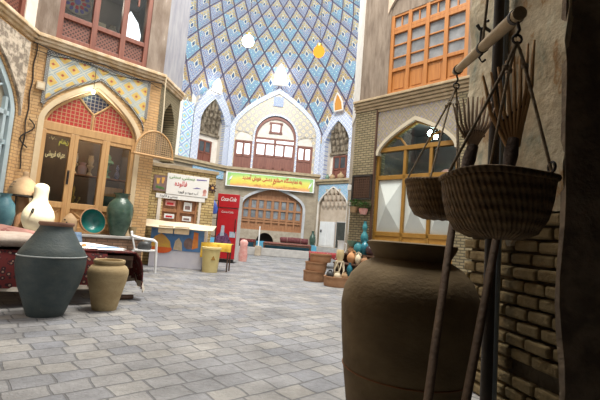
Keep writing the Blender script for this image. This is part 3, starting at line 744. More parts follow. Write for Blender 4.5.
# ---- kiosk walls
mb = MB()
mb.box(-.2, .28, 0, .2, 0, 2.38); mb.box(1.14, 1.55, 0, .2, 0, 2.38); mb.box(.28, 1.14, 0, .2, 1.70, 2.38); mb.box(.28, 1.14, 0, .2, 0, 1.0); mb.box(1.40, 1.55, .2, 1.6, 0, 2.38)
mb.build('wall_kiosk', m_brick_k, M=KI.M, kind='structure')
mb = MB(); mb.box(-.2, 1.6, -.06, 1.6, 2.38, 2.46); mb.build('ceiling_kiosk', m_cornice, M=KI.M, kind='structure')
d = setting('door_10', KI.M)
mb = MB()
for u in (.26, .68, 1.13): mb.box(u - .04, u + .04, .02, .12, .95, 1.70)
for z in (.98, 1.34, 1.66): mb.box(.26, 1.14, .03, .11, z - .04, z + .04)
mb.box(.28, 1.12, .07, .10, .95, 1.7)
mb.build('door_leaf', m_wood_m, d, bevel=.005)
mb = MB(); mb.box(.16, .24, -.03, .05, .9, 1.72); mb.box(1.16, 1.22, -.03, .05, .9, 1.72); mb.build('door_frame', m_plaster_w, d)
# ------------------------------------------------------------------ writing
FORMS = {'ا': ('\uFE8D', '\uFE8E'), 'آ': ('\uFE81', '\uFE82'), 'ب': ('\uFE8F', '\uFE90', '\uFE91', '\uFE92'), 'ت': ('\uFE95', '\uFE96', '\uFE97', '\uFE98'),
 'خ': ('\uFEA5', '\uFEA6', '\uFEA7', '\uFEA8'), 'د': ('\uFEA9', '\uFEAA'), 'ر': ('\uFEAD', '\uFEAE'), 'س': ('\uFEB1', '\uFEB2', '\uFEB3', '\uFEB4'),
 'ش': ('\uFEB5', '\uFEB6', '\uFEB7', '\uFEB8'), 'ص': ('\uFEB9', '\uFEBA', '\uFEBB', '\uFEBC'), 'ع': ('\uFEC9', '\uFECA', '\uFECB', '\uFECC'), 'ف': ('\uFED1', '\uFED2', '\uFED3', '\uFED4'),
 'ق': ('\uFED5', '\uFED6', '\uFED7', '\uFED8'), 'گ': ('\uFB92', '\uFB93', '\uFB94', '\uFB95'), 'ل': ('\uFEDD', '\uFEDE', '\uFEDF', '\uFEE0'), 'م': ('\uFEE1', '\uFEE2', '\uFEE3', '\uFEE4'),
 'ن': ('\uFEE5', '\uFEE6', '\uFEE7', '\uFEE8'), 'ه': ('\uFEE9', '\uFEEA', '\uFEEB', '\uFEEC'), 'و': ('\uFEED', '\uFEEE'), 'ی': ('\uFBFC', '\uFBFD', '\uFBFE', '\uFBFF')}
def shape(s):
    out = []
    for i, ch in enumerate(s):
        f = FORMS.get(ch)
        if not f: out.append(ch); continue
        prev = FORMS.get(s[i - 1]) if i else None
        nxt = FORMS.get(s[i + 1]) if i + 1 < len(s) else None
        joinp = bool(prev and len(prev) == 4); joinn = bool(nxt and len(f) == 4)
        out.append(f[3] if joinp and joinn else f[1] if joinp else f[2] if joinn else f[0])
    return ''.join(out[::-1])
def writing(name, body, size, M, mat, parent, rtl=True, shear=0.0, width=None, bold=0.0):
    c = bpy.data.curves.new('txt', 'FONT'); c.body = shape(body) if rtl else body
    c.size = size; c.align_x = 'CENTER'; c.extrude = .002; c.shear = shear; c.offset = bold
    t = bpy.data.objects.new('txt', c); COL.objects.link(t)
    dg = bpy.context.evaluated_depsgraph_get(); dg.update()
    me = bpy.data.meshes.new_from_object(t.evaluated_get(dg)); bpy.data.objects.remove(t)
    me.materials.clear(); me.materials.append(mat); me.name = name
    if width and len(me.vertices):
        xs = [v.co.x for v in me.vertices]; k = width / (max(xs) - min(xs))
        for v in me.vertices: v.co.x *= k
    o = bpy.data.objects.new(name, me); COL.objects.link(o)
    if parent is not None: o.parent = parent
    o.matrix_basis = M @ RX(PI / 2)
    return o

# ------------------------------------------------------------------ more materials
def potmat(name, a, b, rough=.7, c3=None, bm_=.25, sc=5, spec=None): return plain(name, a, b, rough, sc, bm_, 35, c3=c3, stretch=(1, 1, 1.6), spec=spec)
m_bigjar = potmat('sooty_clay', (.125, .083, .035), (.195, .135, .062), .85, sc=4, bm_=.2)
m_bluepot = potmat('slate_blue_glaze', (.034, .052, .056), (.062, .078, .074), .6, c3=(.11, .12, .11), sc=7)
m_reddish = potmat('reddish_clay', (.24, .12, .08), (.32, .17, .11), .8)
m_tanpot = potmat('tan_clay', (.36, .26, .13), (.46, .35, .19), .85, sc=6)
m_palepot = potmat('pale_clay', (.66, .57, .40), (.76, .68, .50), .8)
m_buff = potmat('buff_clay', (.36, .235, .125), (.46, .315, .18), .85)
m_terra = potmat('terracotta', (.33, .17, .085), (.42, .23, .12), .85)
m_orange = potmat('orange_clay', (.50, .24, .10), (.60, .32, .15), .8)
m_turq = potmat('turquoise_glaze', (.03, .18, .22), (.06, .27, .30), .22)
m_teal = potmat('teal_glaze', (.015, .13, .18), (.03, .20, .26), .22)
m_tealin = potmat('deep_green_glaze', (.01, .10, .09), (.02, .17, .15), .2)
m_greenv = potmat('green_brown_glaze', (.03, .065, .05), (.07, .125, .09), .22, c3=(.16, .13, .07), sc=4)
m_greenb = potmat('grey_green_glaze', (.13, .22, .16), (.2, .3, .22), .35)
m_maroon = potmat('dark_maroon_glaze', (.035, .015, .018), (.07, .03, .03), .3)
m_charc = potmat('charcoal_glaze', (.03, .033, .035), (.06, .06, .06), .4)
m_skyblue = potmat('blue_grey_glaze', (.045, .13, .17), (.08, .19, .22), .35)
m_wovenmat = None
def woven(name, a, b, fz=160, fa=60):
    m, nt, bs_ = newmat(name)
    v, s = coords(nt)
    ang = math_(nt, 'ARCTAN2', s[1], s[0])
    w1 = math_(nt, 'SINE', math_(nt, 'MULTIPLY', s[2], fz)); w2 = math_(nt, 'SINE', math_(nt, 'MULTIPLY_ADD', ang, fa, math_(nt, 'MULTIPLY', s[2], 90)))
    h = math_(nt, 'MULTIPLY_ADD', w1, .35, math_(nt, 'MULTIPLY', w2, .2))
    n = noise(nt, v, 34)
    f = math_(nt, 'ADD', math_(nt, 'MULTIPLY_ADD', h, .22, .15), math_(nt, 'MULTIPLY', n, .7))
    setc(nt, bs_, ramp(nt, f, [(.25, a), (.75, b)]), .9)
    bump(nt, bs_, math_(nt, 'ADD', h, math_(nt, 'MULTIPLY', n, 1.2)), .9, .012)
    return m
m_basket = woven('woven_straw', (.075, .042, .016), (.235, .145, .06))
m_rope = plain('old_rope', (.22, .17, .11), (.38, .31, .22), .95, 60, .5, 90)
m_beam = plain('bleached_pole_wood', (.40, .29, .16), (.50, .38, .23), .8, 4, .3, 30, stretch=(8, 1, 8))
m_fork = plain('weathered_fork_wood', (.15, .085, .04), (.27, .165, .08), .75, 6, .3, 40)
m_fork2 = plain('honey_fork_wood', (.40, .22, .08), (.52, .31, .13), .7, 6, .3, 40)
m_forkh = plain('dark_fork_handle', (.065, .036, .018), (.12, .07, .036), .75, 6, .3, 40)
m_rag = plain('dark_cloth_binding', (.05, .032, .022), (.10, .065, .045), .95, 30, .6, 60)
m_pole = plain('dark_post_wood', (.028, .022, .017), (.05, .04, .03), .8, 6, .2, 30)
m_pipe = plain('grey_blue_pipe', (.20, .24, .27), (.27, .31, .33), .5, 5)
def rugmat(name, base, acc, pale, s=9.0):
    m, nt, bs_ = newmat(name)
    v, c = coords(nt)
    vo = nt.nodes.new('ShaderNodeTexVoronoi'); vo.inputs['Scale'].default_value = s * 2.2; nt.links.new(v, vo.inputs['Vector'])
    a = ramp(nt, vo.outputs['Distance'], [(0, pale), (.26, acc), (.46, base)], True)
    n = noise(nt, v, s)
    col = mix(nt, ramp(nt, n, [(.38, (0, 0, 0)), (.44, (1, 1, 1))]), base, a)
    setc(nt, bs_, col, .95); bump(nt, bs_, noise(nt, v, 160), .4, .006)
    return m
m_rug = rugmat('red_rug_pile', (.12, .014, .013), (.03, .008, .012), (.30, .17, .12))
m_rugp = rugmat('faded_pink_rug', (.30, .15, .12), (.20, .07, .06), (.40, .27, .22), 4)
m_rugback = plain('rug_backing', (.42, .33, .27), (.54, .45, .38), .95, 12, .4, 80)
m_fringe = plain('wool_fringe', (.50, .44, .36), (.62, .56, .48), .95, 40)
m_card = plain('cardboard', (.50, .37, .22), (.58, .45, .29), .85, 3)
m_cardp = plain('pale_cardboard', (.62, .52, .36), (.70, .61, .45), .85, 3)
m_paper = plain('white_paper', (.78, .78, .76), None, .7)
m_paperb = plain('printed_blue_page', (.08, .14, .24), (.20, .28, .38), .5, 14)
m_yellow = plain('pale_yellow_plastic', (.62, .50, .20), (.68, .56, .26), .45, 4)
m_yellowc = plain('yellow_cloth', (.62, .38, .03), (.72, .48, .07), .8, 8)
m_red = plain('red_fridge_paint', (.40, .010, .018), (.46, .014, .024), .35, 3)
m_green_t = plain('green_lettering', (.12, .30, .06), None, .6)
m_red_t = plain('red_lettering', (.55, .02, .03), None, .6)
m_gold_t = plain('gold_lettering', (.62, .55, .30), None, .5)
m_yel_t = plain('yellow_lettering', (.55, .55, .08), None, .5)
m_black_t = plain('black_lettering', (.03, .03, .04), None, .6)
m_purple_t = plain('violet_print', (.16, .12, .36), None, .6)
m_orange_p = plain('orange_print', (.70, .16, .03), (.75, .30, .06), .5, 6)
m_yellow_p = plain('yellow_print', (.70, .42, .06), (.60, .30, .10), .5, 9)
m_pink_p = plain('pink_print', (.62, .25, .22), (.7, .4, .35), .5, 9)
m_brown_p = plain('brown_print', (.15, .10, .10), (.25, .16, .14), .5, 9)
m_leaf = plain('green_leaf', (.05, .14, .03), (.10, .22, .06), .6, 20)
m_brass = plain('brass', (.50, .34, .08), (.6, .42, .12), .3, 5, metal=.8)
m_poolblue = plain('pool_blue_paint', (.07, .30, .46), (.12, .38, .54), .5, 4)
m_water = plain('pool_water', (.05, .26, .38), (.08, .32, .44), .08, 3)

def pot(name, label, cat, loc, prof, mat, group=None, seg=32, M=None, extra=None):
    mb = MB(); mb.lathe(prof, seg)
    o = mb.build(name, mat, smooth=True)
    o.matrix_basis = M if M is not None else T(*loc)
    return tag(o, label, cat, group)
def vessel(w, h, kind='vase'):
    r = w / 2
    k = {'vase': [(0, 0), (.45, 0), (.55, .04), (.85, .25), (1, .45), (.9, .62), (.55, .76), (.38, .84), (.36, .92), (.5, 1.0), (.4, 1.0), (.28, .9), (.3, .8), (0, .7)],
         'jug': [(0, 0), (.5, 0), (.8, .15), (1, .38), (.92, .55), (.6, .7), (.3, .78), (.24, .9), (.34, 1.0), (.24, 1), (.16, .9), (.18, .78), (0, .7)],
         'round': [(0, 0), (.5, 0), (.85, .18), (1, .45), (.85, .72), (.5, .86), (.45, .92), (.55, 1), (.42, 1), (.36, .9), (0, .8)],
         'bowl': [(0, 0), (.45, 0), (.5, .12), (.85, .5), (1, 1), (.92, 1), (.75, .5), (.4, .2), (0, .16)],
         'tall': [(0, 0), (.55, 0), (.7, .06), (.95, .2), (1, .3), (.85, .42), (.5, .52), (.42, .58), (.62, .68), (.7, .76), (.5, .86), (.36, .92), (.5, 1), (.38, 1), (.26, .92), (0, .85)],
         'cyl': [(0, 0), (.8, 0), (1, .1), (1, .62), (.8, .72), (.62, .76), (.62, .9), (.8, 1), (.68, 1), (.5, .9), (.5, .74), (0, .66)]}[kind]
    return [(r * a, h * b) for a, b in k]

# ------------------------------------------------------------------ near right: the great jar, the balance with its baskets, the forks
t = thing('storage_jar', 'huge dark clay storage jar standing nearest on the paving, wide rim and round belly', 'jar', (.63, 2.2, 0))
mb = MB(); mb.lathe([(0, 0), (.26, 0), (.30, .08), (.33, .28), (.352, .48), (.362, .62), (.352, .70), (.32, .775), (.265, .835), (.208, .868)], 56); mb.build('body', m_bigjar, t, smooth=True)
mb = MB(); mb.lathe([(.212, .862), (.200, .872), (.208, .89), (.228, .925), (.238, .945), (.236, .958), (.222, .964), (.185, .955), (.172, .92), (.185, .86)], 56); mb.build('rim', m_bigjar, t, smooth=True)
mb = MB(); mb.ring((0, 0, .30), .334, .004, seg=56, s2=6); o = mb.build('cord', plain('rusty_cord', (.22, .09, .03), None, .8), t, smooth=True); tag(o, 'thin rust coloured cord round the belly')

N_, F_ = Vector((.80, 1.5, 1.885)), Vector((.93, 2.45, 2.075))
t = thing('balance_beam', 'pale wooden pole hung level-ended by the wall as a balance, a basket at each end', 'balance', (0, 0, 0))
d = (F_ - N_).normalized(); a, b = N_ - d * .02, F_ + d * .03
mb = MB(); mb.tube([a, a.lerp(b, .3), a.lerp(b, .7), b], [.027, .0265, .025, .023], 16); mb.build('pole', m_beam, t, smooth=True)
for f in (.04, .46, .94):
    q = a.lerp(b, f); mb = MB(); mb.tube([q - d * .012, q + d * .012], .030, 14); mb.build('collar', m_iron, t, smooth=True)
q = a.lerp(b, .46)
mb = MB(); mb.tube([q + Vector((0, 0, .035)), q + Vector((.02, .01, .25)), q + Vector((.05, .03, 1.2)), q + Vector((.08, .05, 2.0))], .007); mb.build('hanging_rope', m_rope, t)
mb = MB(); mb.tube([q + Vector((0, 0, -.035)), q + Vector((-.02, -.01, -.06)), q + Vector((0, 0, -.08)), q + Vector((.02, .01, -.06))], .006); mb.build('hook', m_iron, t)
for P in (N_, F_):
    mb = MB(); mb.tube([P + Vector((0, 0, -.03)), P + Vector((.008, 0, -.06)), P + Vector((-.006, 0, -.09))], .006); mb.ring(P + Vector((0, 0, -.10)), .018, .005, seg=12, s2=6, axis='y'); mb.build('hook', m_iron, t)

def basket(label, c, z, r, top, ropes, seed):
    rn = random.Random(seed)
    t = thing('hanging_basket', label, 'basket', (c[0], c[1], z), group='baskets of the balance')
    pr = [(0, 0), (.10, 0), (.16, .025), (.195, .08), (.212, .145), (.22, .205), (.222, .225), (.205, .225), (.196, .145), (.17, .075), (.10, .03), (0, .025)]
    mb = MB(); mb.lathe([(q * r / .22, h) for q, h in pr], 48)
    for v in mb.bm.verts:
        a = math.atan2(v.co.y, v.co.x); v.co.z += .006 * math.sin(3 * a + seed) * (v.co.z / .2) + .003 * math.sin(11 * a); v.co.x *= 1 + .012 * math.sin(5 * a)
    mb.build('bowl', m_basket, t, smooth=True)
    mb = MB(); pts = [(r * 1.0 * math.cos(a), r * 1.0 * math.sin(a), .225 + .006 * math.sin(3 * a + seed)) for a in [2 * PI * k / 48 for k in range(49)]]; mb.tube(pts, .013, 8); mb.build('rim', m_basket, t, smooth=True)
    base = Vector((c[0], c[1], z)); P = Vector(top) - base + Vector((0, 0, -.11))
    for a in ropes:
        e = Vector((r * math.cos(a), r * math.sin(a), .235)); k = Vector((.012 * rn.uniform(-1, 1), .01 * rn.uniform(-1, 1), 0))
        knot = P.lerp(e, .2) + k
        mb = MB(); mb.tube([P, knot, P.lerp(e, .6) + k * .6, e], [.0055, .0065, .0055, .0055], 7)
        mb.lathe([(0, -.014), (.013, -.006), (.013, .006), (0, .014)], 8, M=T(*knot)); mb.build('rope', m_rope, t, smooth=True)
    for a in ropes[:1]:
        mb = MB(); mb.ring((r * math.cos(a), r * math.sin(a), .25), .018, .005, seg=14, s2=6, axis='x'); mb.build('iron_ring', m_iron, t, smooth=True)
basket('larger looking round straw basket hanging nearest, above the rim of the huge jar', (.738, 1.5), 1.0, .196, N_, (math.radians(-58), math.radians(75), math.radians(190)), 2)
basket('small looking straw basket hanging from the far end of the balance pole', (.86, 2.45), 1.12, .205, F_, (math.radians(-80), math.radians(40), math.radians(170), math.radians(235)), 5)

def fork(label, path, root, tips, mat, web, rb):
    t = thing('winnowing_fork', label, 'winnowing fork', (0, 0, 0), group='wooden winnowing forks leaning by the wall')
    t.location = path[0]; O = Vector(path[0])
    L_ = [Vector(p) - O for p in path]
    mb = MB(); mb.tube(L_, [.018] * (len(L_) - 1) + [.021], 10); mb.build('handle', m_forkh, t, smooth=True)
    r0 = Vector(root) - O
    mb = MB(); mb.tube([L_[-1] - (L_[-1] - L_[-2]).normalized() * .03, L_[-1].lerp(r0, .5), r0], [.024, .036, .03], 12); mb.build('binding', m_rag, t, smooth=True)
    n = len(tips); mids = []
    for i, p in enumerate(tips):
        p = Vector(p) - O; f = (i - (n - 1) / 2) / n
        side = (Vector(tips[-1]) - Vector(tips[0])).normalized()
        s0 = r0 + side * f * (.05 if rb < .9 else .10)
        mid = s0.lerp(p, .45) + side * f * .07 + Vector((0, 0, .01))
        q3 = s0.lerp(p, .78) + side * f * .02
        mids.append(s0.lerp(p, .30) + side * f * .035)
        mb = MB(); mb.tube([s0 - (p - s0) * .12, s0, mid, q3, p], [.010 * rb, .0115 * rb, .011 * rb, .0098 * rb, .006 * rb], 8); mb.build('tine', mat, t, smooth=True)
    if web:
        mb = MB(); mb.tube(mids, .009, 8); mb.tube([m - Vector((0, 0, .02)) for m in mids], .007, 8); mb.build('lashing', m_rag, t, smooth=True)
fork('darker wooden winnowing fork with a fan of short tines, head just above the two baskets', [(.46, 1.44, .0), (.62, 1.74, .54), (.76, 1.97, 1.07), (.88, 2.14, 1.36)], (.93, 2.17, 1.52),
     [(.835 + .035 * i, 2.24 + .015 * i, 1.755 + .06 * math.sin(PI * (i + 1.5) / 11) + .009 * i) for i in range(10)], m_fork, True, .68)
fork('taller wooden winnowing fork with long pale tines against the peeling plaster', [(.60, 1.52, .0), (.79, 1.74, .52), (.97, 1.95, 1.03), (1.085, 2.08, 1.38)], (1.12, 2.11, 1.56),
     [(.985, 2.2, 1.94), (1.03, 2.2, 1.965), (1.07, 2.2, 2.0), (1.115, 2.2, 2.04), (1.15, 2.19, 2.09), (1.18, 2.17, 2.10), (1.22, 2.17, 2.135), (1.25, 2.16, 2.155)], m_fork2, True, 1.0)
mb = MB(); mb.tube([(1.21, 2.5, 0), (1.205, 2.5, 1.5), (1.215, 2.5, 3.99)], [.034, .033, .03], 12); tag(mb.build('wooden_post', m_pole, smooth=True), 'dark upright post against the plastered pier, behind the forks', 'post')
mb = MB(); mb.tube([(1.272, 2.535, 0), (1.272, 2.535, 3.99)], .019, 12); tag(mb.build('drain_pipe', m_pipe, smooth=True), 'thin grey blue pipe running up beside the dark post', 'pipe')
t = thing('wall_hook', 'rusty iron wall hook on the plaster above the balance pole', 'hook', (1.27, 2.72, 2.5))
mb = MB(); mb.tube([(0, 0, 0), (-.06, -.02, .02), (-.10, -.03, .0), (-.12, -.03, .03)], .012); mb.tube([(-.06, -.02, .02), (-.08, -.06, .04), (-.07, -.09, .03)], .01); mb.build('hook_arm', m_iron, t, smooth=True)
mb = MB(); mb.tube([(-.09, -.03, 0), (-.095, -.03, -.10), (-.105, -.032, -.17)], .008); mb.build('hanging_rod', m_iron, t, smooth=True)

# ------------------------------------------------------------------ left: bench with rugs, pots before it
BM = L.M.copy(); BM.translation = (-2.0, 5.02, 0)
t = thing('wooden_bench', 'low wooden bench platform under red rugs, behind the slate blue pot', 'bench', M=BM)
mb = MB(); mb.box(-2.2, 0, 0, 1.9, .49, .55); mb.build('seat', m_wood_d, t, bevel=.01)
mb = MB(); mb.box(-2.2, 0, .02, .08, .40, .49); mb.box(-2.2, 0, 1.82, 1.88, .40, .49); mb.box(-.08, -.02, .02, 1.88, .40, .49); mb.build('frame', m_wood_d, t)
for x, y in ((-.10, .10), (-.10, 1.78), (-2.08, .10), (-2.08, 1.78)):
    mb = MB(); mb.tube([(x, y, .42), (x, y, .03)], .032, 10); mb.build('leg', m_wood_d, t, smooth=True)
for y in (.10, 1.78):
    mb = MB(); mb.tube([(-.25, y, .03), (.08, y, .03)], .03, 8); mb.build('foot_rail', m_wood_d, t, smooth=True)
def cloth(x0, x1, prof, along, nx=30, amp=.02, th=.012, ph=0.0, edge=None):
    """prof = [(s, z)]; along 'x': runs in x and hangs in y, else the other way"""
    G = []
    for i in range(nx + 1):
        x = x0 + (x1 - x0) * i / nx; row = []
        for k, (s, z) in enumerate(prof):
            hang = max(0, (.56 - z) / .35)
            w_ = amp * math.sin(x * 9 + ph) * hang + amp * .6 * math.sin(x * 21 + ph * 2 + k * .3) * hang
            zz = z + .006 * math.sin(x * 7 + s * 9) + (edge(x) * hang if edge else 0)
            row.append((x, s - w_, zz) if along == 'x' else (s + w_, x, zz))
        G.append(row)
    return G
def top_hang(z0, z1, s_in, s_edge, out, n1=8, n2=9, sgn=-1):
    pr = [(s_in + (s_edge - s_in) * k / n1, z0) for k in range(n1)]
    pr += [(s_edge + sgn * .015, z0 - .005), (s_edge + sgn * .03, z0 - .03)]
    pr += [(s_edge + sgn * (.03 + out * math.sin(PI * .5 * (k / n2) ** .7)), z0 - .03 - (z0 - .03 - z1) * k / n2) for k in range(1, n2 + 1)]
    return pr
t = thing('red_rug', 'dark red rug hanging over the front bench edge behind the slate blue pot', 'rug', M=BM, group='rugs on the bench')
mb = MB(); mb.sheet(cloth(-2.15, -.32, top_hang(.575, .20, 1.0, 0, .05), 'x'), .012); mb.build('rug_pile', m_rug, t, smooth=True)
mb = MB(); G = cloth(-2.15, -.32, [(-.08, .215), (-.085, .17)], 'x', 60); mb.sheet(G, .006); mb.build('fringe', m_fringe, t, smooth=True)
t = thing('red_rug', 'red patterned rug hanging over the right end of the bench with a pale fringed hem', 'rug', M=BM, group='rugs on the bench')
mb = MB(); mb.sheet(cloth(-.03, 1.15, top_hang(.585, .20, -.9, 0, .11, sgn=1), 'y', 26, .03, edge=lambda x: -.05 * (x < .25) + .04 * math.sin(x * 6)), .014); mb.build('rug_pile', m_rug, t, smooth=True)
mb = MB(); mb.sheet(cloth(-.03, 1.15, [(.135, .235), (.155, .16)], 'y', 50, .03, edge=lambda x: -.05 * (x < .25) + .04 * math.sin(x * 6)), .01); mb.build('fringe', m_fringe, t, smooth=True)
def slab(x0, x1, y0, y1, zt, zb=.60, n=22, m=16, pw=.35):
    G = []
    for i in range(n + 1):
        a = i / n; row = []
        for k in range(m + 1):
            b = k / m
            e = (max(0, 1 - abs(2 * a - 1) ** 3.5) * max(0, 1 - abs(2 * b - 1) ** 3.5)) ** pw
            row.append((x0 + (x1 - x0) * a, y0 + (y1 - y0) * b, zb + (zt(a, b) - zb) * e))
        G.append(row)
    return G
t = thing('folded_rug', 'faded pink rug folded in a thick pile at the left end of the bench', 'rug', M=BM, group='rugs on the bench')
mb = MB(); mb.sheet(slab(-2.2, -.52, .42, 1.7, lambda a, b: .885 - .20 * a ** 1.5 + .012 * math.sin(a * 9 + b * 5)), 0); mb.box(-2.15, -.6, .5, 1.62, .585, .61); mb.build('rug_pile', m_rugp, t, smooth=True)
t = thing('folded_rug', 'rug folded back at the left front corner of the bench showing its pale underside', 'rug', M=BM, group='rugs on the bench')
mb = MB(); pth = []
for k in range(14):
    a = -PI * .5 + PI * k / 13 * 1.0; pth.append((.10 - .16 * math.cos(a) * 1.1, .665 + .075 * math.sin(a)))
pr = [(.42, .60)] + pth + [(.5, .745)]
G = []
for i in range(25):
    x = -2.2 + 1.15 * i / 24; G.append([(x, y + .02 * math.sin(x * 8), z + .015 * math.sin(x * 5 + 1) - .05 * max(0, (x + 1.5)) * (z - .59) * 3) for y, z in pr])
mb.sheet(G, .016); mb.build('rug_underside', m_rugback, t, smooth=True)
# papers and small things lying on the bench
def flat(name, label, cat, x, y, rz, w_, d_, h, mat, z, group=None, M0=None, bevel=.002):
    mb = MB(); mb.box(-w_ / 2, w_ / 2, -d_ / 2, d_ / 2, 0, h); o = mb.build(name, mat, bevel=bevel); o.matrix_basis = (M0 or BM) @ T(x, y, z) @ RZ(rz); return tag(o, label, cat, group)
flat('paper_sheet', 'large white paper spread across the rug at the right end of the bench', 'paper', -.50, .82, .12, .86, 1.2, .006, m_paper, .607)
flat('magazine', 'magazine with a dark blue page lying on the white paper nearest the bench end', 'magazine', -.24, .42, .3, .30, .22, .012, m_paperb, .615)
flat('paper_sheet', 'narrow white sheet at the right corner of the bench beside the blue magazine', 'paper', -.22, .22, -.15, .3, .26, .004, m_paper, .604)
mb = MB(); mb.prism([(-.17, 0), (.17, 0), (.12, .13), (-.08, .16)], -.09, .09); o = mb.build('book_stack', m_buff, bevel=.006); o.matrix_basis = BM @ T(-.62, 1.28, .618) @ RZ(.2); tag(o, 'buff wedge shaped block on the bench behind the slate blue pot', 'block')
mb = MB(); mb.box(-.2, .2, -.012, .012, 0, .16); o = mb.build('book', m_paperb, bevel=.004); o.matrix_basis = BM @ T(-.42, 1.45, .606) @ RZ(.3) @ RX(-.35); tag(o, 'grey blue book propped behind the buff block on the bench', 'book')
mb = MB(); mb.lathe([(0, 0), (.025, .004), (.03, .02), (.025, .04), (0, .045)], 14); o = mb.build('prayer_stone', m_orange, smooth=True); o.matrix_basis = BM @ T(-.50, .30, .618); tag(o, 'small rounded orange stone on the bench papers', 'stone')

t = thing('clay_pot', 'large slate blue pot with a raised ridge at the shoulder, standing before the rugs', 'pot', (-2.39, 4.0, 0))
mb = MB(); mb.lathe([(0, 0), (.155, 0), (.17, .03), (.21, .15), (.26, .28), (.292, .41), (.302, .49), (.300, .55), (.29, .60), (.258, .655), (.215, .72), (.175, .79), (.150, .835), (.142, .865)], 48); mb.build('body', m_bluepot, t, smooth=True)
mb = MB(); mb.ring((0, 0, .575), .298, .007, seg=48, s2=8); o = mb.build('ridge', plain('pale_grey_ridge', (.26, .29, .29), (.34, .36, .35), .6, 12), t, smooth=True); tag(o, 'pale grey raised ridge')
mb = MB(); mb.lathe([(.140, .862), (.152, .872), (.158, .888), (.152, .902), (.122, .902), (.114, .87), (.13, .82), (.10, .80), (0, .79)], 48); o = mb.build('rim', m_reddish, t, smooth=True); tag(o, 'reddish bare clay rim')
t = thing('clay_pot', 'small tan clay pot with a low rim, to the right of the slate blue pot', 'pot', (-2.03, 4.45, 0))
mb = MB(); mb.lathe([(0, 0), (.12, 0), (.13, .03), (.155, .15), (.19, .29), (.208, .385), (.203, .43), (.18, .465), (.155, .482), (.148, .49)], 40); mb.build('body', m_tanpot, t, smooth=True)
mb = MB(); mb.lathe([(.148, .487), (.160, .50), (.163, .52), (.155, .535), (.132, .533), (.126, .50), (.14, .46), (0, .41)], 40); mb.build('rim', m_tanpot, t, smooth=True)

# ------------------------------------------------------------------ wares on the brick platform
ZP = .67
pot('glazed_jar', 'blue grey glazed jar at the far left, below the pale blue window', 'jar', (-4.99, 6.80, ZP), vessel(.34, .62, 'round'), m_skyblue)
t = thing('plant_stand', 'low black iron stand under the domed clay bell, beside the blue window', 'stand', (-4.99, 7.22, ZP))
mb = MB(); mb.lathe([(0, .60), (.235, .60), (.235, .63), (0, .63)], 24); mb.build('top', m_iron, t)
for a in (.4, 2.5, 4.6):
    mb = MB(); mb.tube([(.15 * math.cos(a), .15 * math.sin(a), .6), (.125 * math.cos(a), .125 * math.sin(a), 0)], .012); mb.build('leg', m_iron, t)
mb = MB(); mb.lathe([(0, .0), (.09, .0), (.105, .2), (.105, .5), (.09, .59), (0, .59)], 24); o = mb.build('clay_drum', m_terra, smooth=True); o.matrix_basis = T(-4.99, 7.22, ZP); tag(o, 'squat terracotta drum inside the black iron stand', 'drum')
t = thing('clay_bell', 'domed buff clay cover with pierced holes and a knob, at the shop corner', 'clay cover', (-4.99, 7.22, 1.302))
mb = MB(); mb.lathe([(.232, 0), (.235, .06), (.22, .14), (.175, .23), (.11, .29), (.055, .325), (.045, .36), (.05, .40), (.03, .43), (0, .435)], 32); mb.build('cover', m_buff, t, smooth=True)
for k in range(9):
    a = -2.2 + .16 * (k % 3) + .05 * (k // 3); z = .12 + .045 * (k // 3); r = .236 - .42 * max(0, z - .08)
    mb = MB(); mb.lathe([(0, -.006), (.012, -.006), (.012, .006), (0, .006)], 8, M=T(r * math.cos(a), r * math.sin(a), z) @ RZ(a) @ RY(PI / 2)); mb.build('hole', m_black, t)
t = thing('gourd_vase', 'tall pale gourd shaped vase brightly lit by the glazed shop door', 'vase', (-4.61, 7.13, ZP))
mb = MB(); mb.lathe([(0, 0), (.13, 0), (.20, .07), (.25, .19), (.255, .28), (.225, .38), (.170, .47), (.128, .53), (.114, .59), (.112, .68), (.118, .76), (.11, .81), (.08, .845), (.04, .86), (0, .862)], 36); mb.build('body', m_palepot, t, smooth=True)
mb = MB(); mb.box(-.012, .012, -.03, .03, -.035, .035, M=T(.05, -.235, .36) @ RX(-.5)); mb.build('opening', m_black, t)
t = thing('clay_birdhouse', 'small pointed buff clay pot with dark holes, left of the tilted green bowl', 'pot', (-4.38, 7.72, ZP))
mb = MB(); mb.lathe([(0, 0), (.12, 0), (.135, .05), (.135, .2), (.12, .27), (.07, .33), (.03, .37), (0, .385)], 24); mb.build('body', m_buff, t, smooth=True)
for a, z in ((-2.0, .12), (-1.4, .2), (-1.0, .1), (-1.7, .25)):
    mb = MB(); mb.lathe([(0, -.006), (.016, -.006), (.016, .006), (0, .006)], 8, M=T(.133 * math.cos(a), .133 * math.sin(a), z) @ RZ(a) @ RY(PI / 2)); mb.build('hole', m_black, t)
t = thing('clay_bowl', 'big round bowl with deep green glazed inside, tilted on its side before the door', 'bowl', (-4.08, 7.98, ZP + .255))
Mb = RZ(math.atan2(-.746, .667) + .25) @ RY(math.radians(74)) @ T(0, 0, -.1)
mb = MB(); mb.lathe([(0, -.08), (.12, -.08), (.20, -.02), (.25, .09), (.262, .14), (.245, .145)], 40, M=Mb); mb.build('outside', m_terra, t, smooth=True)
mb = MB(); mb.lathe([(.246, .143), (.232, .09), (.18, .0), (.10, -.05), (0, -.055)], 40, M=Mb); o = mb.build('glazed_inside', m_tealin, t, smooth=True); tag(o, 'deep green glazed inside')
pot('glazed_vase', 'large dark green glazed vase at the right end of the shop front', 'vase', (-3.72, 8.36, ZP), [(0, 0), (.14, 0), (.16, .05), (.22, .22), (.255, .42), (.262, .54), (.235, .66), (.16, .75), (.125, .79), (.13, .84), (.17, .88), (.14, .88), (.1, .82), (.1, .78), (0, .7)], m_greenv, seg=40)
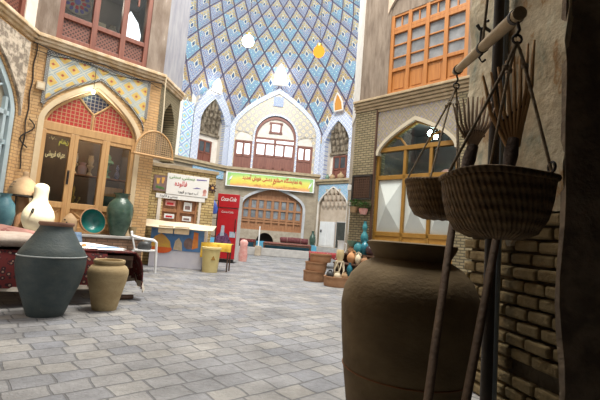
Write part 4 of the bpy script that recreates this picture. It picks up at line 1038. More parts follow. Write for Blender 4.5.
pot('clay_cup', 'small plain clay cup at the end of the platform, right of the green vase', 'cup', (-3.52, 8.60, ZP), vessel(.17, .2, 'bowl'), m_tanpot)

# ------------------------------------------------------------------ on and around the left shop front
t = thing('lattice_hood', 'half round woven lattice hood fixed at the right corner of the left shop', 'hood', M=L.M @ T(2.43, -.24, 2.46))
mb = MB(); mb.tube([(.43 * math.cos(PI * k / 24), 0, .56 * math.sin(PI * k / 24)) for k in range(25)], .022, 8); mb.tube([(-.45, 0, 0), (.45, 0, 0)], .028, 8); mb.build('frame', m_wood_t, t, smooth=True)
mb = MB()
for k in range(-8, 9):
    x = k * .05; mb.tube([(x, 0, 0), (x, 0, .56 * math.sqrt(max(0, 1 - (x / .43) ** 2)))], .010, 5)
for k in range(1, 11):
    z = k * .05; w_ = .43 * math.sqrt(max(0, 1 - (z / .56) ** 2)); mb.tube([(-w_, .008, z), (w_, .008, z)], .010, 5)
mb.build('lattice', m_buff, t)
for x in (-.40, .06):
    mb = MB(); mb.tube([(x, 0, .02), (x, .24, .02)], .014, 6); mb.build('bracket', m_wood_t, t)
mb = MB(); mb.tube([(.1, -.02, .55), (.12, .03, 1.0), (.13, .12, 1.6), (.13, .12, 1.95)], .014, 8); mb.build('conduit', m_cardp, t, smooth=True)
t = thing('junction_box', 'small beige electrical box on the ochre brick, left of the tiled arch', 'electrical box', M=L.M @ T(.20, 0, 3.40))
mb = MB(); mb.box(-.07, .07, -.07, -.002, -.06, .10); mb.build('case', m_card, t, bevel=.008)
mb = MB(); mb.box(-.05, .05, -.076, -.07, -.03, .07); mb.build('cover', m_cardp, t)
for n, (lab, z, am, out) in enumerate((('black cable sagging along the ochre cornice of the left shop', 4.20, .07, .07), ('second thinner cable just below the cornice of the left shop', 4.16, .10, .05))):
    mb = MB(); mb.tube([L.pt(2.5 * k / 30, out + .02 * math.sin(k), z - am * abs(math.sin(k * PI / 15 + n)) + .0) for k in range(31)], .011 if n == 0 else .008, 6); tag(mb.build('cable', m_iron, smooth=True), lab, 'cable', 'cables under the left cornice')
mb = MB(); mb.tube([L.pt(.06 + .012 * math.sin(k * 1.3), .02 + .01 * math.sin(k), 4.2 - .115 * k) for k in range(22)], .012, 6); mb.tube([L.pt(.10 + .10 * math.sin(k * .6), .03, 2.75 - .05 * k) for k in range(12)], .012, 6); tag(mb.build('cable', m_iron, smooth=True), 'cable dropping down the ochre brick corner into a loose coil', 'cable')
# inside the left shop
t = thing('shelf', 'dark shelf inside the left shop carrying candlesticks and vases', 'shelf', M=L.M @ T(0, 0, 1.90))
mb = MB(); mb.box(.95, 2.25, .42, .72, -.025, 0); mb.build('board', m_wood_m, t)
mb = MB(); mb.box(.98, 1.0, .45, .7, -.12, -.025); mb.build('bracket', m_wood_d, t); mb = MB(); mb.box(2.2, 2.22, .45, .7, -.12, -.025); mb.build('bracket', m_wood_d, t)
def candle(u, lab):
    t = thing('candle_lamp', lab, 'lamp', M=L.M @ T(u, .52, 1.90), group='glass lamps in the left shop')
    mb = MB(); mb.lathe([(0, 0), (.07, 0), (.05, .04), (.02, .08), (.03, .14), (.07, .20), (.06, .23), (0, .23)], 16); mb.build('foot', m_greenb if 'mint' in lab else m_palepot, t, smooth=True)
    mb = MB(); mb.lathe([(.03, .23), (.055, .28), (.06, .34), (.045, .42), (.05, .44), (.04, .44), (0, .4)], 16); mb.build('chimney', m_white if 'left' in lab else m_palepot, t, smooth=True)
candle(1.06, 'pale glass lamp standing left of the pink vase in the middle shop door')
candle(1.37, 'pale glass lamp standing right of the pink vase in the middle shop door')
pot('vase', 'pale pink vase between the two glass lamps behind the middle shop door', 'vase', (0, 0, 0), vessel(.17, .26, 'cyl'), plain('pale_pink_china', (.55, .40, .42), (.65, .5, .5), .3, 6), M=L.M @ T(1.215, .5, 1.9))
t = thing('tiered_lamp', 'mint green glass lamp with wide shades behind the right shop door', 'lamp', M=L.M @ T(1.72, .52, 1.90))
m_mint = plain('mint_glass', (.22, .50, .36), (.34, .62, .46), .25, 6)
mb = MB(); mb.lathe([(0, 0), (.09, 0), (.07, .04), (.025, .07), (.03, .12), (.09, .16), (.02, .2), (.025, .28), (.07, .31)], 16); mb.build('base', m_mint, t, smooth=True)
mb = MB(); mb.lathe([(.13, .34), (.11, .38), (.05, .42), (.06, .47), (.03, .52), (0, .53)], 16); mb.build('shade', m_mint, t, smooth=True)
pot('vase', 'slim blue and white vase right of the mint lamp behind the right shop door', 'vase', (0, 0, 0), vessel(.11, .33, 'tall'), diamond('blue_white_china', .05, .05, [(0, (.7, .7, .75)), (.5, (.12, .16, .4))]), M=L.M @ T(1.93, .5, 1.9))
mb = MB(); mb.box(-.22, .22, -.1, .1, 0, .20); o = mb.build('wooden_box', m_wood_t, bevel=.01); o.matrix_basis = L.M @ T(1.85, .5, 1.5); tag(o, 'tan wooden box behind the right shop door below the mint lamp', 'box')
mb = MB(); mb.box(-.3, .3, -.16, .16, 0, .83); o = mb.build('display_chest', m_greenv, bevel=.01); o.matrix_basis = L.M @ T(1.85, .56, .67); tag(o, 'dark green patterned chest behind the right shop door carrying the tan box', 'chest')
t = thing('brass_lamp', 'brass branched lamp low behind the middle shop door', 'lamp', M=L.M @ T(1.12, .55, 1.16))
mb = MB(); mb.lathe([(0, 0), (.1, 0), (.05, .05), (.02, .1), (.03, .2), (.015, .3), (.03, .42), (0, .52)], 16); mb.build('stem', m_brass, t, smooth=True)
for a in (0, 1.57, 3.14, 4.71):
    mb = MB(); mb.tube([(0, 0, .15), (.08 * math.cos(a), .08 * math.sin(a), .12), (.12 * math.cos(a), .12 * math.sin(a), .2)], .01, 6); mb.lathe([(0, 0), (.025, .01), (.02, .06), (0, .06)], 8, M=T(.12 * math.cos(a), .12 * math.sin(a), .2)); mb.build('branch', m_brass, t, smooth=True)
mb = MB(); mb.box(-.25, .25, -.15, .15, 0, .49); o = mb.build('wooden_crate', m_wood_d, bevel=.01); o.matrix_basis = L.M @ T(1.16, .55, .67); tag(o, 'dark wooden crate under the brass lamp in the left shop', 'crate')
s = bpy.data.objects['door_1']
writing('lettering', 'عتیقه فروشی', .15, T(.62, .105, 2.14), m_gold_t, s, width=.34, bold=.004)
writing('lettering', 'نظام', .12, T(.74, .105, 2.42), m_yel_t, s, width=.17, bold=.003)
writing('lettering', '۰۷۰', .09, T(.54, .105, 2.46), m_gold_t, s, rtl=False, width=.12)
t = thing('stained_rosette', 'round stained glass rosette of red and blue petals in the left brown window', 'stained glass', M=L.M @ T(.68, .3, 5.46))
mb = MB(); mb.lathe([(0, 0), (.27, 0), (.27, .02), (0, .02)], 40, M=RX(PI / 2)); mb.build('disc', plain('pale_rosette_ground', (.42, .33, .24), (.5, .4, .3), .5, 10), t)
for rr, n, mm in ((.20, 12, m_purple_t), (.125, 8, m_red_t)):
    mb = MB()
    for k in range(n):
        a = 2 * PI * k / n; Mx = RX(PI / 2) @ T(rr * math.cos(a), rr * math.sin(a), .022) @ RZ(a)
        mb.lathe([(0, 0), (.045, 0), (.045, .006), (0, .006)], 10, M=Mx, sq=(1, .75))
    mb.build('petals', mm, t)
mb = MB(); mb.lathe([(0, .022), (.06, .022), (.06, .03), (0, .03)], 16, M=RX(PI / 2)); mb.build('centre', m_purple_t, t)
for u, z, lab in ((1.18, 5.15, 'tan wicker box in the middle pane of the left brown window'),):
    mb = MB(); mb.box(-.13, .13, -.08, .08, 0, .25); o = mb.build('wicker_box', m_cardp, bevel=.02); o.matrix_basis = L.M @ T(u, .5, 5.04); tag(o, lab, 'box')
t = thing('shelf', 'dim shelf in the upper room behind the left brown window', 'shelf', M=L.M @ T(0, 0, 5.0)); mb = MB(); mb.box(1.0, 2.0, .35, .7, 0, .04); mb.build('board', m_wood_d, t); mb = MB(); mb.box(1.02, 1.06, .4, .65, -.58, 0); mb.build('leg', m_wood_d, t); mb = MB(); mb.box(1.94, 1.98, .4, .65, -.58, 0); mb.build('leg', m_wood_d, t)
for k, u in enumerate((1.42, 1.52, 1.36)):
    pot('jar', ('grey jar in the middle pane of the left brown window', 'taller grey jar beside it in the left brown window', 'small grey jar next to the wicker box in the left brown window')[k], 'jar', (0, 0, 0), vessel(.12, (.28, .34, .2)[k], 'round'), m_stone, M=L.M @ T(u, (.45, .58, .6)[k], 5.04), group='jars in the upper window')
# ------------------------------------------------------------------ the snack kiosk and what stands by it
t = thing('shop_sign', 'white kiosk sign with red and green Persian writing above the brown kiosk window', 'sign', M=KI.M @ T(.84, -.03, 2.0))
mb = MB(); mb.box(-.52, .52, -.02, .025, -.26, .26); mb.build('board', m_paper, t, bevel=.004)
writing('lettering', 'بستنی سنتی', .11, T(-.16, -.023, .15), m_green_t, t, width=.62, bold=.001)
writing('lettering', 'فالوده', .17, T(-.18, -.023, -.03), m_red_t, t, width=.30, bold=.003)
writing('lettering', 'آب میوه و قهوه', .09, T(.02, -.023, -.2), m_black_t, t, width=.5)
mb = MB(); mb.prism([(.20, .16), (.46, .18), (.46, .20), (.2, .19)], -.024, -.02); mb.build('violet_print', m_purple_t, t); mb = MB(); mb.prism([(.12, -.06), (.34, -.04), (.22, -.02)], -.024, -.02); mb.build('violet_print', m_purple_t, t)
mb = MB(); mb.lathe([(0, .02), (.05, .02), (.05, .023), (0, .023)], 12, M=T(.43, 0, -.1) @ RX(PI / 2)); mb.prism([(.38, -.22), (.47, -.2), (.45, -.04), (.41, -.05)], -.023, -.02); mb.build('cone_print', m_pink_p, t)
t = thing('lintel_strip', 'narrow white strip with black writing under the white kiosk sign', 'sign', M=KI.M @ T(.70, -.03, 1.68))
mb = MB(); mb.box(-.60, .60, -.01, .025, -.055, .055); mb.build('board', m_paper, t)
writing('lettering', 'بستنی و فالوده', .09, T(-.3, -.012, -.02), m_black_t, t, width=.42)
t = thing('picture_board', 'dark picture board of ice cream glasses left of the white kiosk sign', 'sign', M=KI.M @ T(.17, -.03, 1.98))
mb = MB(); mb.box(-.155, .155, -.01, .025, -.19, .19); mb.build('board', m_brown_p, t)
mb = MB(); mb.prism([(-.08, -.02), (-.03, -.02), (-.01, .12), (-.1, .12)], -.013, -.01); mb.prism([(.03, .0), (.07, .0), (.1, .15), (.02, .15)], -.013, -.01); mb.build('glass_print', m_yellow_p, t)
mb = MB(); mb.prism([(-.1, -.12), (.1, -.15), (.1, -.1), (-.1, -.06)], -.013, -.01); mb.build('green_print', m_leaf, t)
for k, (u, z, w_, h, mm, lab) in enumerate(((.47, 1.52, .24, .13, m_pink_p, 'pink printed card high in the left half of the kiosk window'), (.47, 1.20, .24, .11, m_paper, 'pale printed card low in the left half of the kiosk window'), (.90, 1.47, .20, .22, m_paper, 'white printed card high in the right half of the kiosk window'), (.90, 1.17, .22, .12, m_paper, 'white printed card low in the right half of the kiosk window'))):
    t = thing('poster', lab, 'poster', M=KI.M @ T(u, .02, z), group='printed cards in the kiosk window')
    mb = MB(); mb.box(-w_ / 2, w_ / 2, 0, .008, -h / 2, h / 2); mb.build('card', mm, t)
    mb = MB(); mb.box(-w_ * .35, w_ * .3, -.002, 0, -h * .32, h * .1); mb.build('print', m_red_t if k < 2 else m_brown_p, t)
t = thing('star_ornament', 'dark star shaped ornament at the right corner of the yellow brick kiosk', 'ornament', M=KI.M @ T(1.47, -.03, 2.02))
mb = MB(); mb.prism([((.13 if k % 2 == 0 else .06) * math.cos(PI * k / 8), (.13 if k % 2 == 0 else .06) * math.sin(PI * k / 8)) for k in range(16)], -.012, .025); mb.build('star', m_maroon, t)
mb = MB(); mb.lathe([(0, .012), (.035, .012), (.035, .02), (0, .02)], 12, M=RX(PI / 2)); mb.build('boss', m_yellow_p, t)
t = thing('freezer_counter', 'kiosk counter wrapped in a blue poster of ice cream bowls', 'counter', (-3.4, 9.38, 0))
mb = MB(); mb.box(0, 1.24, .01, .36, .0, .90); mb.build('cabinet', plain('lilac_white_print', (.52, .52, .60), (.62, .61, .66), .4, 3), t, bevel=.01)
mb = MB(); mb.box(.0, 1.24, 0, .012, .40, .90); mb.build('blue_print', plain('blue_print', (.05, .16, .38), (.12, .26, .48), .4, 3), t)
def disc(mb, x, z, rx, rz): mb.prism([(x + rx * math.cos(2 * PI * k / 20), z + rz * math.sin(2 * PI * k / 20)) for k in range(20)], -.004, .0)
mb = MB(); disc(mb, .26, .42, .26, .10); mb.build('bowl_print', plain('red_orange_print', (.62, .09, .02), (.7, .16, .03), .5, 5), t)
mb = MB(); mb.prism([(.02, .46), (.5, .46), (.46, .6), (.34, .72), (.24, .78), (.10, .7), (.04, .58)], -.006, -.004); mb.build('ice_cream_print', m_yellow_p, t)
mb = MB(); mb.prism([(.55, .42), (.76, .40), (.74, .58), (.66, .70), (.58, .62)], -.005, 0); mb.build('cup_print', plain('cream_print', (.62, .50, .36), (.5, .4, .25), .5, 12), t)
mb = MB(); disc(mb, .90, .58, .12, .13); mb.build('coffee_print', m_brown_p, t)
mb = MB(); mb.prism([(.98, .45), (1.12, .5), (1.10, .84), (1.0, .86)], -.005, 0); mb.build('glass_print', m_orange_p, t)
t = thing('cardboard_cover', 'flattened cardboard laid over the kiosk counter as a top', 'cardboard', (-3.4, 9.38, .905))
mb = MB(); mb.sheet([[(-.32 + i * 1.78 / 10, -.14 + k * .36 / 4, .012 + .17 * k / 4 * (1 - .03 * i) + .008 * math.sin(i * 1.3)) for k in range(5)] for i in range(11)], .012); mb.build('top_sheet', m_cardp, t)
for x in (.20, .57):
    mb = MB(); mb.box(x, x + .34, -.118, -.105, -.12, .05); o = mb.build('folded_flap', m_card, t)
t = thing('plastic_chair', 'white plastic armchair at the left end of the kiosk counter', 'chair', (-3.06, 8.22, 0), .35)
mb = MB(); mb.box(-.20, .22, -.21, .21, .41, .44); mb.build('seat', m_white_p, t, bevel=.012)
mb = MB()
for k in range(5): y = -.16 + .08 * k; mb.tube([(-.20, y, .44), (-.25, y, .62), (-.28, y, .77)], .018, 6, flat=.5)
mb.tube([(-.27, -.2, .70), (-.29, -.1, .78), (-.29, .1, .78), (-.27, .2, .70)], .022, 8); mb.build('backrest', m_white_p, t, smooth=True)
for y in (-.22, .22):
    mb = MB(); mb.tube([(-.27, y, .70), (-.1, y * 1.08, .66), (.14, y * 1.08, .64), (.20, y, .60), (.21, y, .44)], .022, 8); mb.build('armrest', m_white_p, t, smooth=True)
for x, y in ((-.22, -.21), (-.22, .21), (.21, -.21), (.21, .21)):
    mb = MB(); mb.tube([(x, y, .43), (x * 1.12, y * 1.08, 0)], [.026, .02], 8); mb.build('leg', m_white_p, t, smooth=True)
mb = MB(); mb.lathe([(0, 0), (.12, 0), (.14, .05), (.12, .12), (.08, .16), (0, .17)], 16, sq=(1, .7)); o = mb.build('shoulder_bag', m_charc, smooth=True); o.matrix_basis = T(-3.08, 8.22, .442) @ RZ(.35); tag(o, 'dark slumped bag on the white plastic chair', 'bag')
t = thing('waste_bin', 'pale yellow plastic bin standing before the kiosk counter', 'bin', (-1.90, 9.1, 0))
mb = MB(); mb.lathe([(0, 0), (.165, 0), (.17, .02), (.20, .50), (.185, .50), (.16, .04), (0, .04)], 28); mb.build('bucket', m_yellow, t, smooth=True)
mb = MB(); mb.lathe([(.196, .50), (.222, .51), (.222, .55), (.21, .56), (.18, .555), (.18, .50)], 28); mb.build('rim', m_yellow, t, smooth=True)
mb = MB(); mb.prism([(-.05, -.05), (.05, -.05), (0, .05)], -.003, .003); o = mb.build('triangle_mark', m_ochre, t); o.matrix_basis = T(.09, -.168, .33) @ RZ(.5) @ RX(-.06)
t = thing('small_table', 'small dark table under a yellow cloth behind the pale yellow bin', 'table', (-1.83, 9.55, 0))
mb = MB(); mb.box(-.34, .30, -.2, .2, .60, .63); mb.build('tabletop', m_wood_d, t, bevel=.005)
for x, y in ((-.3, -.17), (.26, -.17), (-.3, .17), (.26, .17)):
    mb = MB(); mb.tube([(x, y, .6), (x, y, 0)], .018, 8); mb.build('leg', m_wood_d, t, smooth=True)
mb = MB(); G = []
for i in range(19):
    x = -.37 + .70 * i / 18; G.append([(x, .2, .637), (x, 0, .64), (x, -.2, .638), (x, -.222, .62), (x, -.228 + .012 * math.sin(i * 1.4), .52), (x, -.232 + .02 * math.sin(i * 1.4), .46 - (.16 if i < 5 else 0))])
mb.sheet(G, .006); tag(mb.build('yellow_cloth', m_yellowc, M=T(-1.83, 9.55, 0), smooth=True), 'bright yellow cloth draped over the small table behind the bin', 'tablecloth')
t = thing('drinks_fridge', 'tall red drinks fridge with white script lettering between the kiosk and the pool', 'fridge', (-2.14, 12.0, 0), -.03)
mb = MB(); mb.box(-.32, .32, .05, .66, .06, 2.03); mb.build('cabinet', plain('fridge_side_grey', (.50, .50, .48), (.60, .60, .58), .4, 3), t, bevel=.015)
mb = MB(); mb.box(-.32, .32, .0, .05, .12, 1.62); mb.build('door', m_red, t, bevel=.008)
mb = MB(); mb.box(-.33, .33, -.02, .06, 1.64, 2.05); o = mb.build('header', m_red, t, bevel=.01); writing('lettering', 'Coca-Cola', .17, T(0, -.022, 1.84), m_white_p, o, rtl=False, shear=.35, width=.46, bold=.003)
mb = MB(); mb.box(-.29, .29, .03, .2, 0, .10); mb.build('plinth', m_black, t)
mb = MB(); mb.tube([(.27, .0, .9), (.27, -.04, .92), (.27, -.04, 1.3), (.27, .0, 1.32)], .012, 6); mb.build('handle', m_iron, t)
writing('lettering', 'Coca-Cola', .09, T(0, -.003, 1.48), m_white_p, bpy.data.objects['door'], rtl=False, width=.36)
mb = MB(); mb.prism([(-.26, .35), (.12, .30), (.2, .6), (.05, .85), (-.12, .95), (-.28, .75)], -.004, 0); mb.build('bottle_print', plain('dark_bottle_print', (.05, .02, .05), (.22, .10, .22), .4, 14), t)
mb = MB(); mb.prism([(-.16, .78), (-.04, .80), (-.05, 1.1), (-.14, 1.1)], -.006, -.004); mb.prism([(.12, .76), (.30, .76), (.30, .93), (.12, .93)], -.006, -.002); mb.build('pale_blue_sticker', plain('pale_blue_print', (.30, .38, .52), (.5, .55, .62), .4, 10), t)
t = thing('bag_rack', 'thin dark wire rack hung with a blue bag beside the red fridge', 'rack', (-2.30, 10.75, 0))
mb = MB(); mb.tube([(-.12, 0, 0), (-.12, 0, 1.75)], .015, 6); mb.tube([(.12, 0, 0), (.12, 0, 1.75)], .015, 6)
for k in range(7): mb.tube([(-.12, 0, .3 + .24 * k), (.12, 0, .3 + .24 * k)], .01, 6)
mb.tube([(-.16, -.15, 0), (-.12, 0, .3), (-.16, .15, 0)], .012, 6); mb.tube([(.16, -.15, 0), (.12, 0, .3), (.16, .15, 0)], .012, 6); mb.build('wire_frame', m_iron, t)
mb = MB(); mb.lathe([(0, 0), (.10, .02), (.12, .15), (.07, .28), (.02, .36), (0, .37)], 14, sq=(1, .6)); o = mb.build('carrier_bag', plain('blue_bag', (.03, .07, .36), (.06, .12, .45), .4, 8), smooth=True); o.matrix_basis = T(-2.28, 10.64, 1.36); tag(o, 'bright blue bag hanging on the wire rack', 'bag')
mb = MB(); mb.lathe([(0, 0), (.13, 0), (.15, .2), (.12, .5), (.14, .62), (.08, .7), (0, .71)], 14, sq=(1, .8)); o = mb.build('cloth_sack', m_pink_p, smooth=True); o.matrix_basis = T(-1.72, 13.2, 0); tag(o, 'pink cloth sack on the paving at the right side of the red fridge', 'sack')

# ------------------------------------------------------------------ the pool, benches and banner in the iwan
mb = MB(); mb.box(-4.6, .9, 17.45, 17.9, 0, .34); mb.build('trim_29', m_step, kind='structure', bevel=.02)
for sd, q in (('front', (-4.6, .9, 17.9, 18.0)), ('rear', (-4.6, .9, 20.6, 20.7)), ('left', (-4.6, -4.5, 18.01, 20.59)), ('right', (.8, .9, 18.01, 20.59))):
    mb = MB(); mb.box(*q, 0, .56); mb.build('wall_pool_' + sd, m_poolblue, kind='structure')
mb = MB(); mb.box(-4.49, .79, 18.01, 20.59, 0, .46); tag(mb.build('pool_water', m_water), 'blue water filling the raised pool before the arched brown windows', 'water', kind='stuff')
def takht(label, x0, x1, y0, y1, z, zb):
    t = thing('wooden_bench', label, 'bench', ((x0 + x1) / 2, (y0 + y1) / 2, zb)); a, b = (x1 - x0) / 2, (y1 - y0) / 2; h = z - zb
    mb = MB(); mb.box(-a, a, -b, b, h - .05, h); mb.build('seat', m_wood_d, t)
    mb = MB(); mb.box(-a, a, -b, -b + .05, h - .13, h - .05); mb.box(-a, a, b - .05, b, h - .13, h - .05); mb.build('frame', m_wood_d, t)
    for sx in (-1, 1):
        for sy in (-1, 1):
            mb = MB(); mb.box(sx * (a - .04) - .035, sx * (a - .04) + .035, sy * (b - .04) - .035, sy * (b - .04) + .035, 0, h - .05); mb.build('leg', m_wood_d, t)
    return t
takht('dark wooden bench across the pool edge in front of the black cellar arch', -2.55, -1.79, 17.47, 17.87, .66, .34)
takht('long dark wooden bench over the pool carrying the rolled red rug', -1.45, .65, 17.47, 17.87, .60, .34)
def throw(label, x0, x1, y0, y1, z, mat, drop=.14, grp=None):
    mb = MB(); G = []
    for i in range(13):
        x = x0 + (x1 - x0) * i / 12; G.append([(x, y0 - .02, z - drop + .012 * math.sin(i * 1.9)), (x, y0 - .014, z - .02), (x, y0 + .03, z + .012), (x, (y0 + y1) / 2, z + .012 + .006 * math.sin(i)), (x, y1 - .02, z + .012)])
    mb.sheet(G, .008); return tag(mb.build('bench_rug', mat, smooth=True), label, 'rug', grp)
throw('dark red rug over the short bench at the left end of the pool', -2.53, -1.81, 17.45, 17.87, .662, m_rug, .1)
throw('thin brown red rug over the long bench on the pool', -1.40, .60, 17.46, 17.87, .602, plain('brown_red_weave', (.14, .05, .04), (.2, .08, .06), .95, 12), .05)
t = thing('rolled_rug', 'dark red rug rolled up on the long bench over the pool', 'rug', (-.12, 17.68, .62)); mb = MB(); mb.tube([(-.62, 0, .12), (-.6, 0, .125), (.0, .02, .135), (.6, .0, .12), (.62, 0, .12)], [.08, .12, .13, .12, .08], 14); mb.build('roll', plain('maroon_weave', (.09, .02, .025), (.15, .05, .05), .95, 10), t, smooth=True)
mb = MB(); mb.ring((-.3, 0.01, .13), .13, .008, seg=16, s2=6, axis='x'); mb.ring((.3, 0.01, .128), .13, .008, seg=16, s2=6, axis='x'); mb.build('tie', m_rope, t)
t = thing('stone_post', 'short stone bollard with a thin white pole at the near edge of the pool', 'post', (-1.62, 17.2, 0))
mb = MB(); mb.box(-.13, .13, -.13, .13, 0, .42); mb.build('stone_block', m_stone, t, bevel=.02)
mb = MB(); mb.tube([(0, 0, .42), (0, 0, 1.25)], .028, 8); mb.build('pole', m_white, t, smooth=True)
pot('glazed_jar', 'dark green jar on the stone step left of the white door', 'jar', (.86, 22.2, .45), vessel(.36, .85, 'vase'), m_greenv)
t = takht('small wooden bench under a red patterned rug behind the terracotta tubs', .45, 1.55, 12.9, 14.0, .46, 0)
throw('red and white patterned rug over the small bench behind the terracotta tubs', .43, 1.57, 12.9, 13.98, .465, rugmat('red_white_rug', (.30, .03, .03), (.10, .02, .03), (.55, .42, .36), 7), .16)
def bannermat():
    m, nt, b = newmat('printed_banner')
    v, s = coords(nt)
    f = math_(nt, 'ADD', math_(nt, 'MULTIPLY_ADD', s[2], .9, .5), math_(nt, 'MULTIPLY', noise(nt, v, 1.2), .35))
    c = ramp(nt, f, [(.25, (.70, .55, .45)), (.42, (.72, .34, .12)), (.55, (.72, .58, .08)), (.78, (.66, .66, .14)), (.95, (.30, .55, .16))])
    e = math_(nt, 'GREATER_THAN', math_(nt, 'ABSOLUTE', s[0]), 2.2)
    c = mix(nt, math_(nt, 'MULTIPLY', e, .75), c, (.25, .50, .20))
    w = math_(nt, 'MAXIMUM', math_(nt, 'GREATER_THAN', math_(nt, 'ABSOLUTE', s[0]), 2.37), math_(nt, 'GREATER_THAN', math_(nt, 'ABSOLUTE', s[2]), .355))
    setc(nt, b, mix(nt, w, c, (.75, .75, .72)), .6); return m
t = thing('banner', 'wide yellow and green banner with red Persian writing hung under the back ledge', 'banner', M=K.M @ T(2.58, -.28, 3.80))
mb = MB(); mb.sheet([[(-2.45 + 4.9 * i / 30, .015 * math.sin(i * .8), -.39 + .78 * k / 4) for k in range(5)] for i in range(31)], .01); mb.build('cloth', bannermat(), t, smooth=True)
writing('lettering', 'به نمایشگاه صنایع دستی خوش آمدید', .31, T(.1, -.022, .06), m_red_t, t, width=3.3, bold=.006)
writing('lettering', 'خوش آمدید', .20, T(.3, -.022, -.24), plain('orange_lettering', (.7, .30, .08), None, .6), t, width=2.4)
mb = MB(); mb.prism([(-2.3, -.1), (-2.15, .0), (-2.08, .2), (-2.2, .12)], -.026, -.02); mb.build('leaf_print', m_white_p, t); mb = MB(); mb.prism([(2.1, -.2), (2.25, -.05), (2.34, .2), (2.18, .05)], -.026, -.02); mb.build('leaf_print', m_white_p, t)
for x in (-2.3, 2.3):
    mb = MB(); mb.tube([(x, 0, .38), (x, .06, .56)], .012, 6); mb.build('cord', m_rope, t)
# jars in the niche over the right doorway
pot('clay_jar', 'small green glazed jar at the left in the upper right niche', 'jar', (0, 0, 0), vessel(.24, .34, 'vase'), m_greenb, M=RB.M @ T(.52, .15, 4.2), group='jars on the niche sill')
pot('clay_jar', 'squat pale jar in the middle of the upper right niche sill', 'jar', (0, 0, 0), vessel(.34, .30, 'round'), m_buff, M=RB.M @ T(.92, .12, 4.2), group='jars on the niche sill')
pot('clay_jar', 'plump pale jar at the right on the upper right niche sill', 'jar', (0, 0, 0), vessel(.40, .42, 'jug'), m_buff, M=RB.M @ T(1.48, .15, 4.2), group='jars on the niche sill')
# hanging lamps of the vault
def vlamp(label, p, mat, top):
    t = thing('hanging_lamp', label, 'lamp', p)
    mb = MB(); mb.lathe([(0, -.27), (.12, -.24), (.22, -.14), (.26, 0), (.22, .14), (.12, .24), (0, .27)], 24); mb.build('globe', mat, t, smooth=True)
    mb = MB(); mb.lathe([(.12, .22), (.12, .34), (.03, .4), (0, .4)], 14); mb.build('cap', m_brass, t, smooth=True)
    mb = MB(); mb.tube([(0, 0, .4), (0, 0, top - p[2])], .012, 6); mb.build('cord', m_iron, t)
vlamp('white glowing globe lamp hanging before the tiled vault, on the left', (-2.84, 17.0, 9.35), emit('white_lamp_glow', (.70, 1.0, .88), 9), 13.9)
vlamp('orange glowing globe lamp hanging before the tiled vault, on the right', (.32, 17.0, 9.12), emit('orange_lamp_glow', (1.0, .30, .035), 1.0), 13.6)

# ------------------------------------------------------------------ right: terracotta tubs, display stand and glazed wares
def tub(label, p, r, h):
    t = thing('clay_tub', label, 'tub', p, group='terracotta tubs on the paving')
    mb = MB(); mb.lathe([(0, 0), (r * .96, 0), (r, .03), (r, h - .05), (0, h - .05)], 36); mb.build('drum', m_terra, t, smooth=True)
    mb = MB(); mb.lathe([(r, h - .05), (r * 1.04, h - .04), (r * 1.04, h), (r * .93, h), (r * .93, h - .06)], 36); mb.build('rim', m_terra, t, smooth=True)
tub('terracotta tub at the front right, carrying small jars and the openwork stand', (.88, 8.30, 0), .265, .20)
tub('terracotta tub at the bottom of the left stack', (.44, 8.95, 0), .235, .23)
tub('terracotta tub in the middle of the left stack', (.47, 8.97, .23), .235, .19)
tub('terracotta tub at the top of the left stack', (.56, 9.0, .42), .235, .18)
t = thing('display_stand', 'stepped dark wooden stand against the olive brick pilaster, hidden under jars', 'stand', M=R.M @ T(0, 0, 0))
for o1, o2, z in ((-.30, -.08, .88), (-.64, -.30, .66), (-.90, -.64, .45), (-1.08, -.90, .20)):
    mb = MB(); mb.box(.70, 1.62, o1, o2, z - .03, z); mb.build('shelf', m_wood_d, t)
    mb = MB(); mb.box(.72, .76, o1 + .01, o2 - .01, 0, z - .03); mb.build('side_panel', m_wood_d, t); mb = MB(); mb.box(1.56, 1.60, o1 + .01, o2 - .01, 0, z - .03); mb.build('side_panel', m_wood_d, t)
def ware(label, u, out, z, w_, h, kind, mat, cat='jar', handles=False, name='glazed_jar'):
    if not handles: return pot(name, label, cat, (0, 0, 0), vessel(w_, h, kind), mat, 'wares on the display stand', 24, R.M @ T(u, -out, z))
    t = thing(name, label, cat, M=R.M @ T(u, -out, z), group='wares on the display stand')
    mb = MB(); mb.lathe(vessel(w_, h, kind), 24); mb.build('body', mat, t, smooth=True)
    for sx in handles if isinstance(handles, tuple) else (1,):
        mb = MB(); r = w_ / 2; mb.tube([(sx * r * .34, 0, h * .9), (sx * r * .85, 0, h * .88), (sx * r * 1.0, 0, h * .72), (sx * r * .75, 0, h * .62)], .011, 7); mb.build('handle', mat, t, smooth=True)
ware('tall double bulbed turquoise vase, highest on the stand', 1.0, .20, .88, .18, .54, 'tall', m_turq, 'vase', name='glazed_vase')
ware('teal handled jug on the second shelf, right of the tall turquoise vase', 1.24, .48, .66, .21, .36, 'jug', m_teal, 'jug', (1,), name='glazed_jug')
ware('turquoise round jar on the second shelf, above the orange jug', 1.10, .54, .66, .21, .27, 'round', m_turq)
ware('dark maroon jar at the right end of the second shelf, beside the huge jar rim', 1.42, .52, .66, .22, .24, 'round', m_maroon)
ware('brown clay pot carrying the grey green bowl at the left of the stand', .90, .52, .66, .15, .16, 'cyl', m_terra)
ware('grey green glazed bowl on a brown pot at the left of the stand', .90, .52, .82, .24, .13, 'bowl', m_greenb, 'bowl', name='glazed_bowl')
ware('orange clay jug on the third shelf, right of the cream vase', 1.11, .77, .45, .20, .31, 'jug', m_orange, 'jug', (1,), name='clay_jug')
ware('small beige two handled jug right of the orange jug', 1.29, .76, .45, .14, .27, 'jug', m_palepot, 'jug', (-1, 1), name='clay_jug')
ware('teal slender vase on the lowest shelf below the orange jug', 1.26, 1.0, .20, .13, .28, 'vase', m_teal, 'vase', name='glazed_vase')
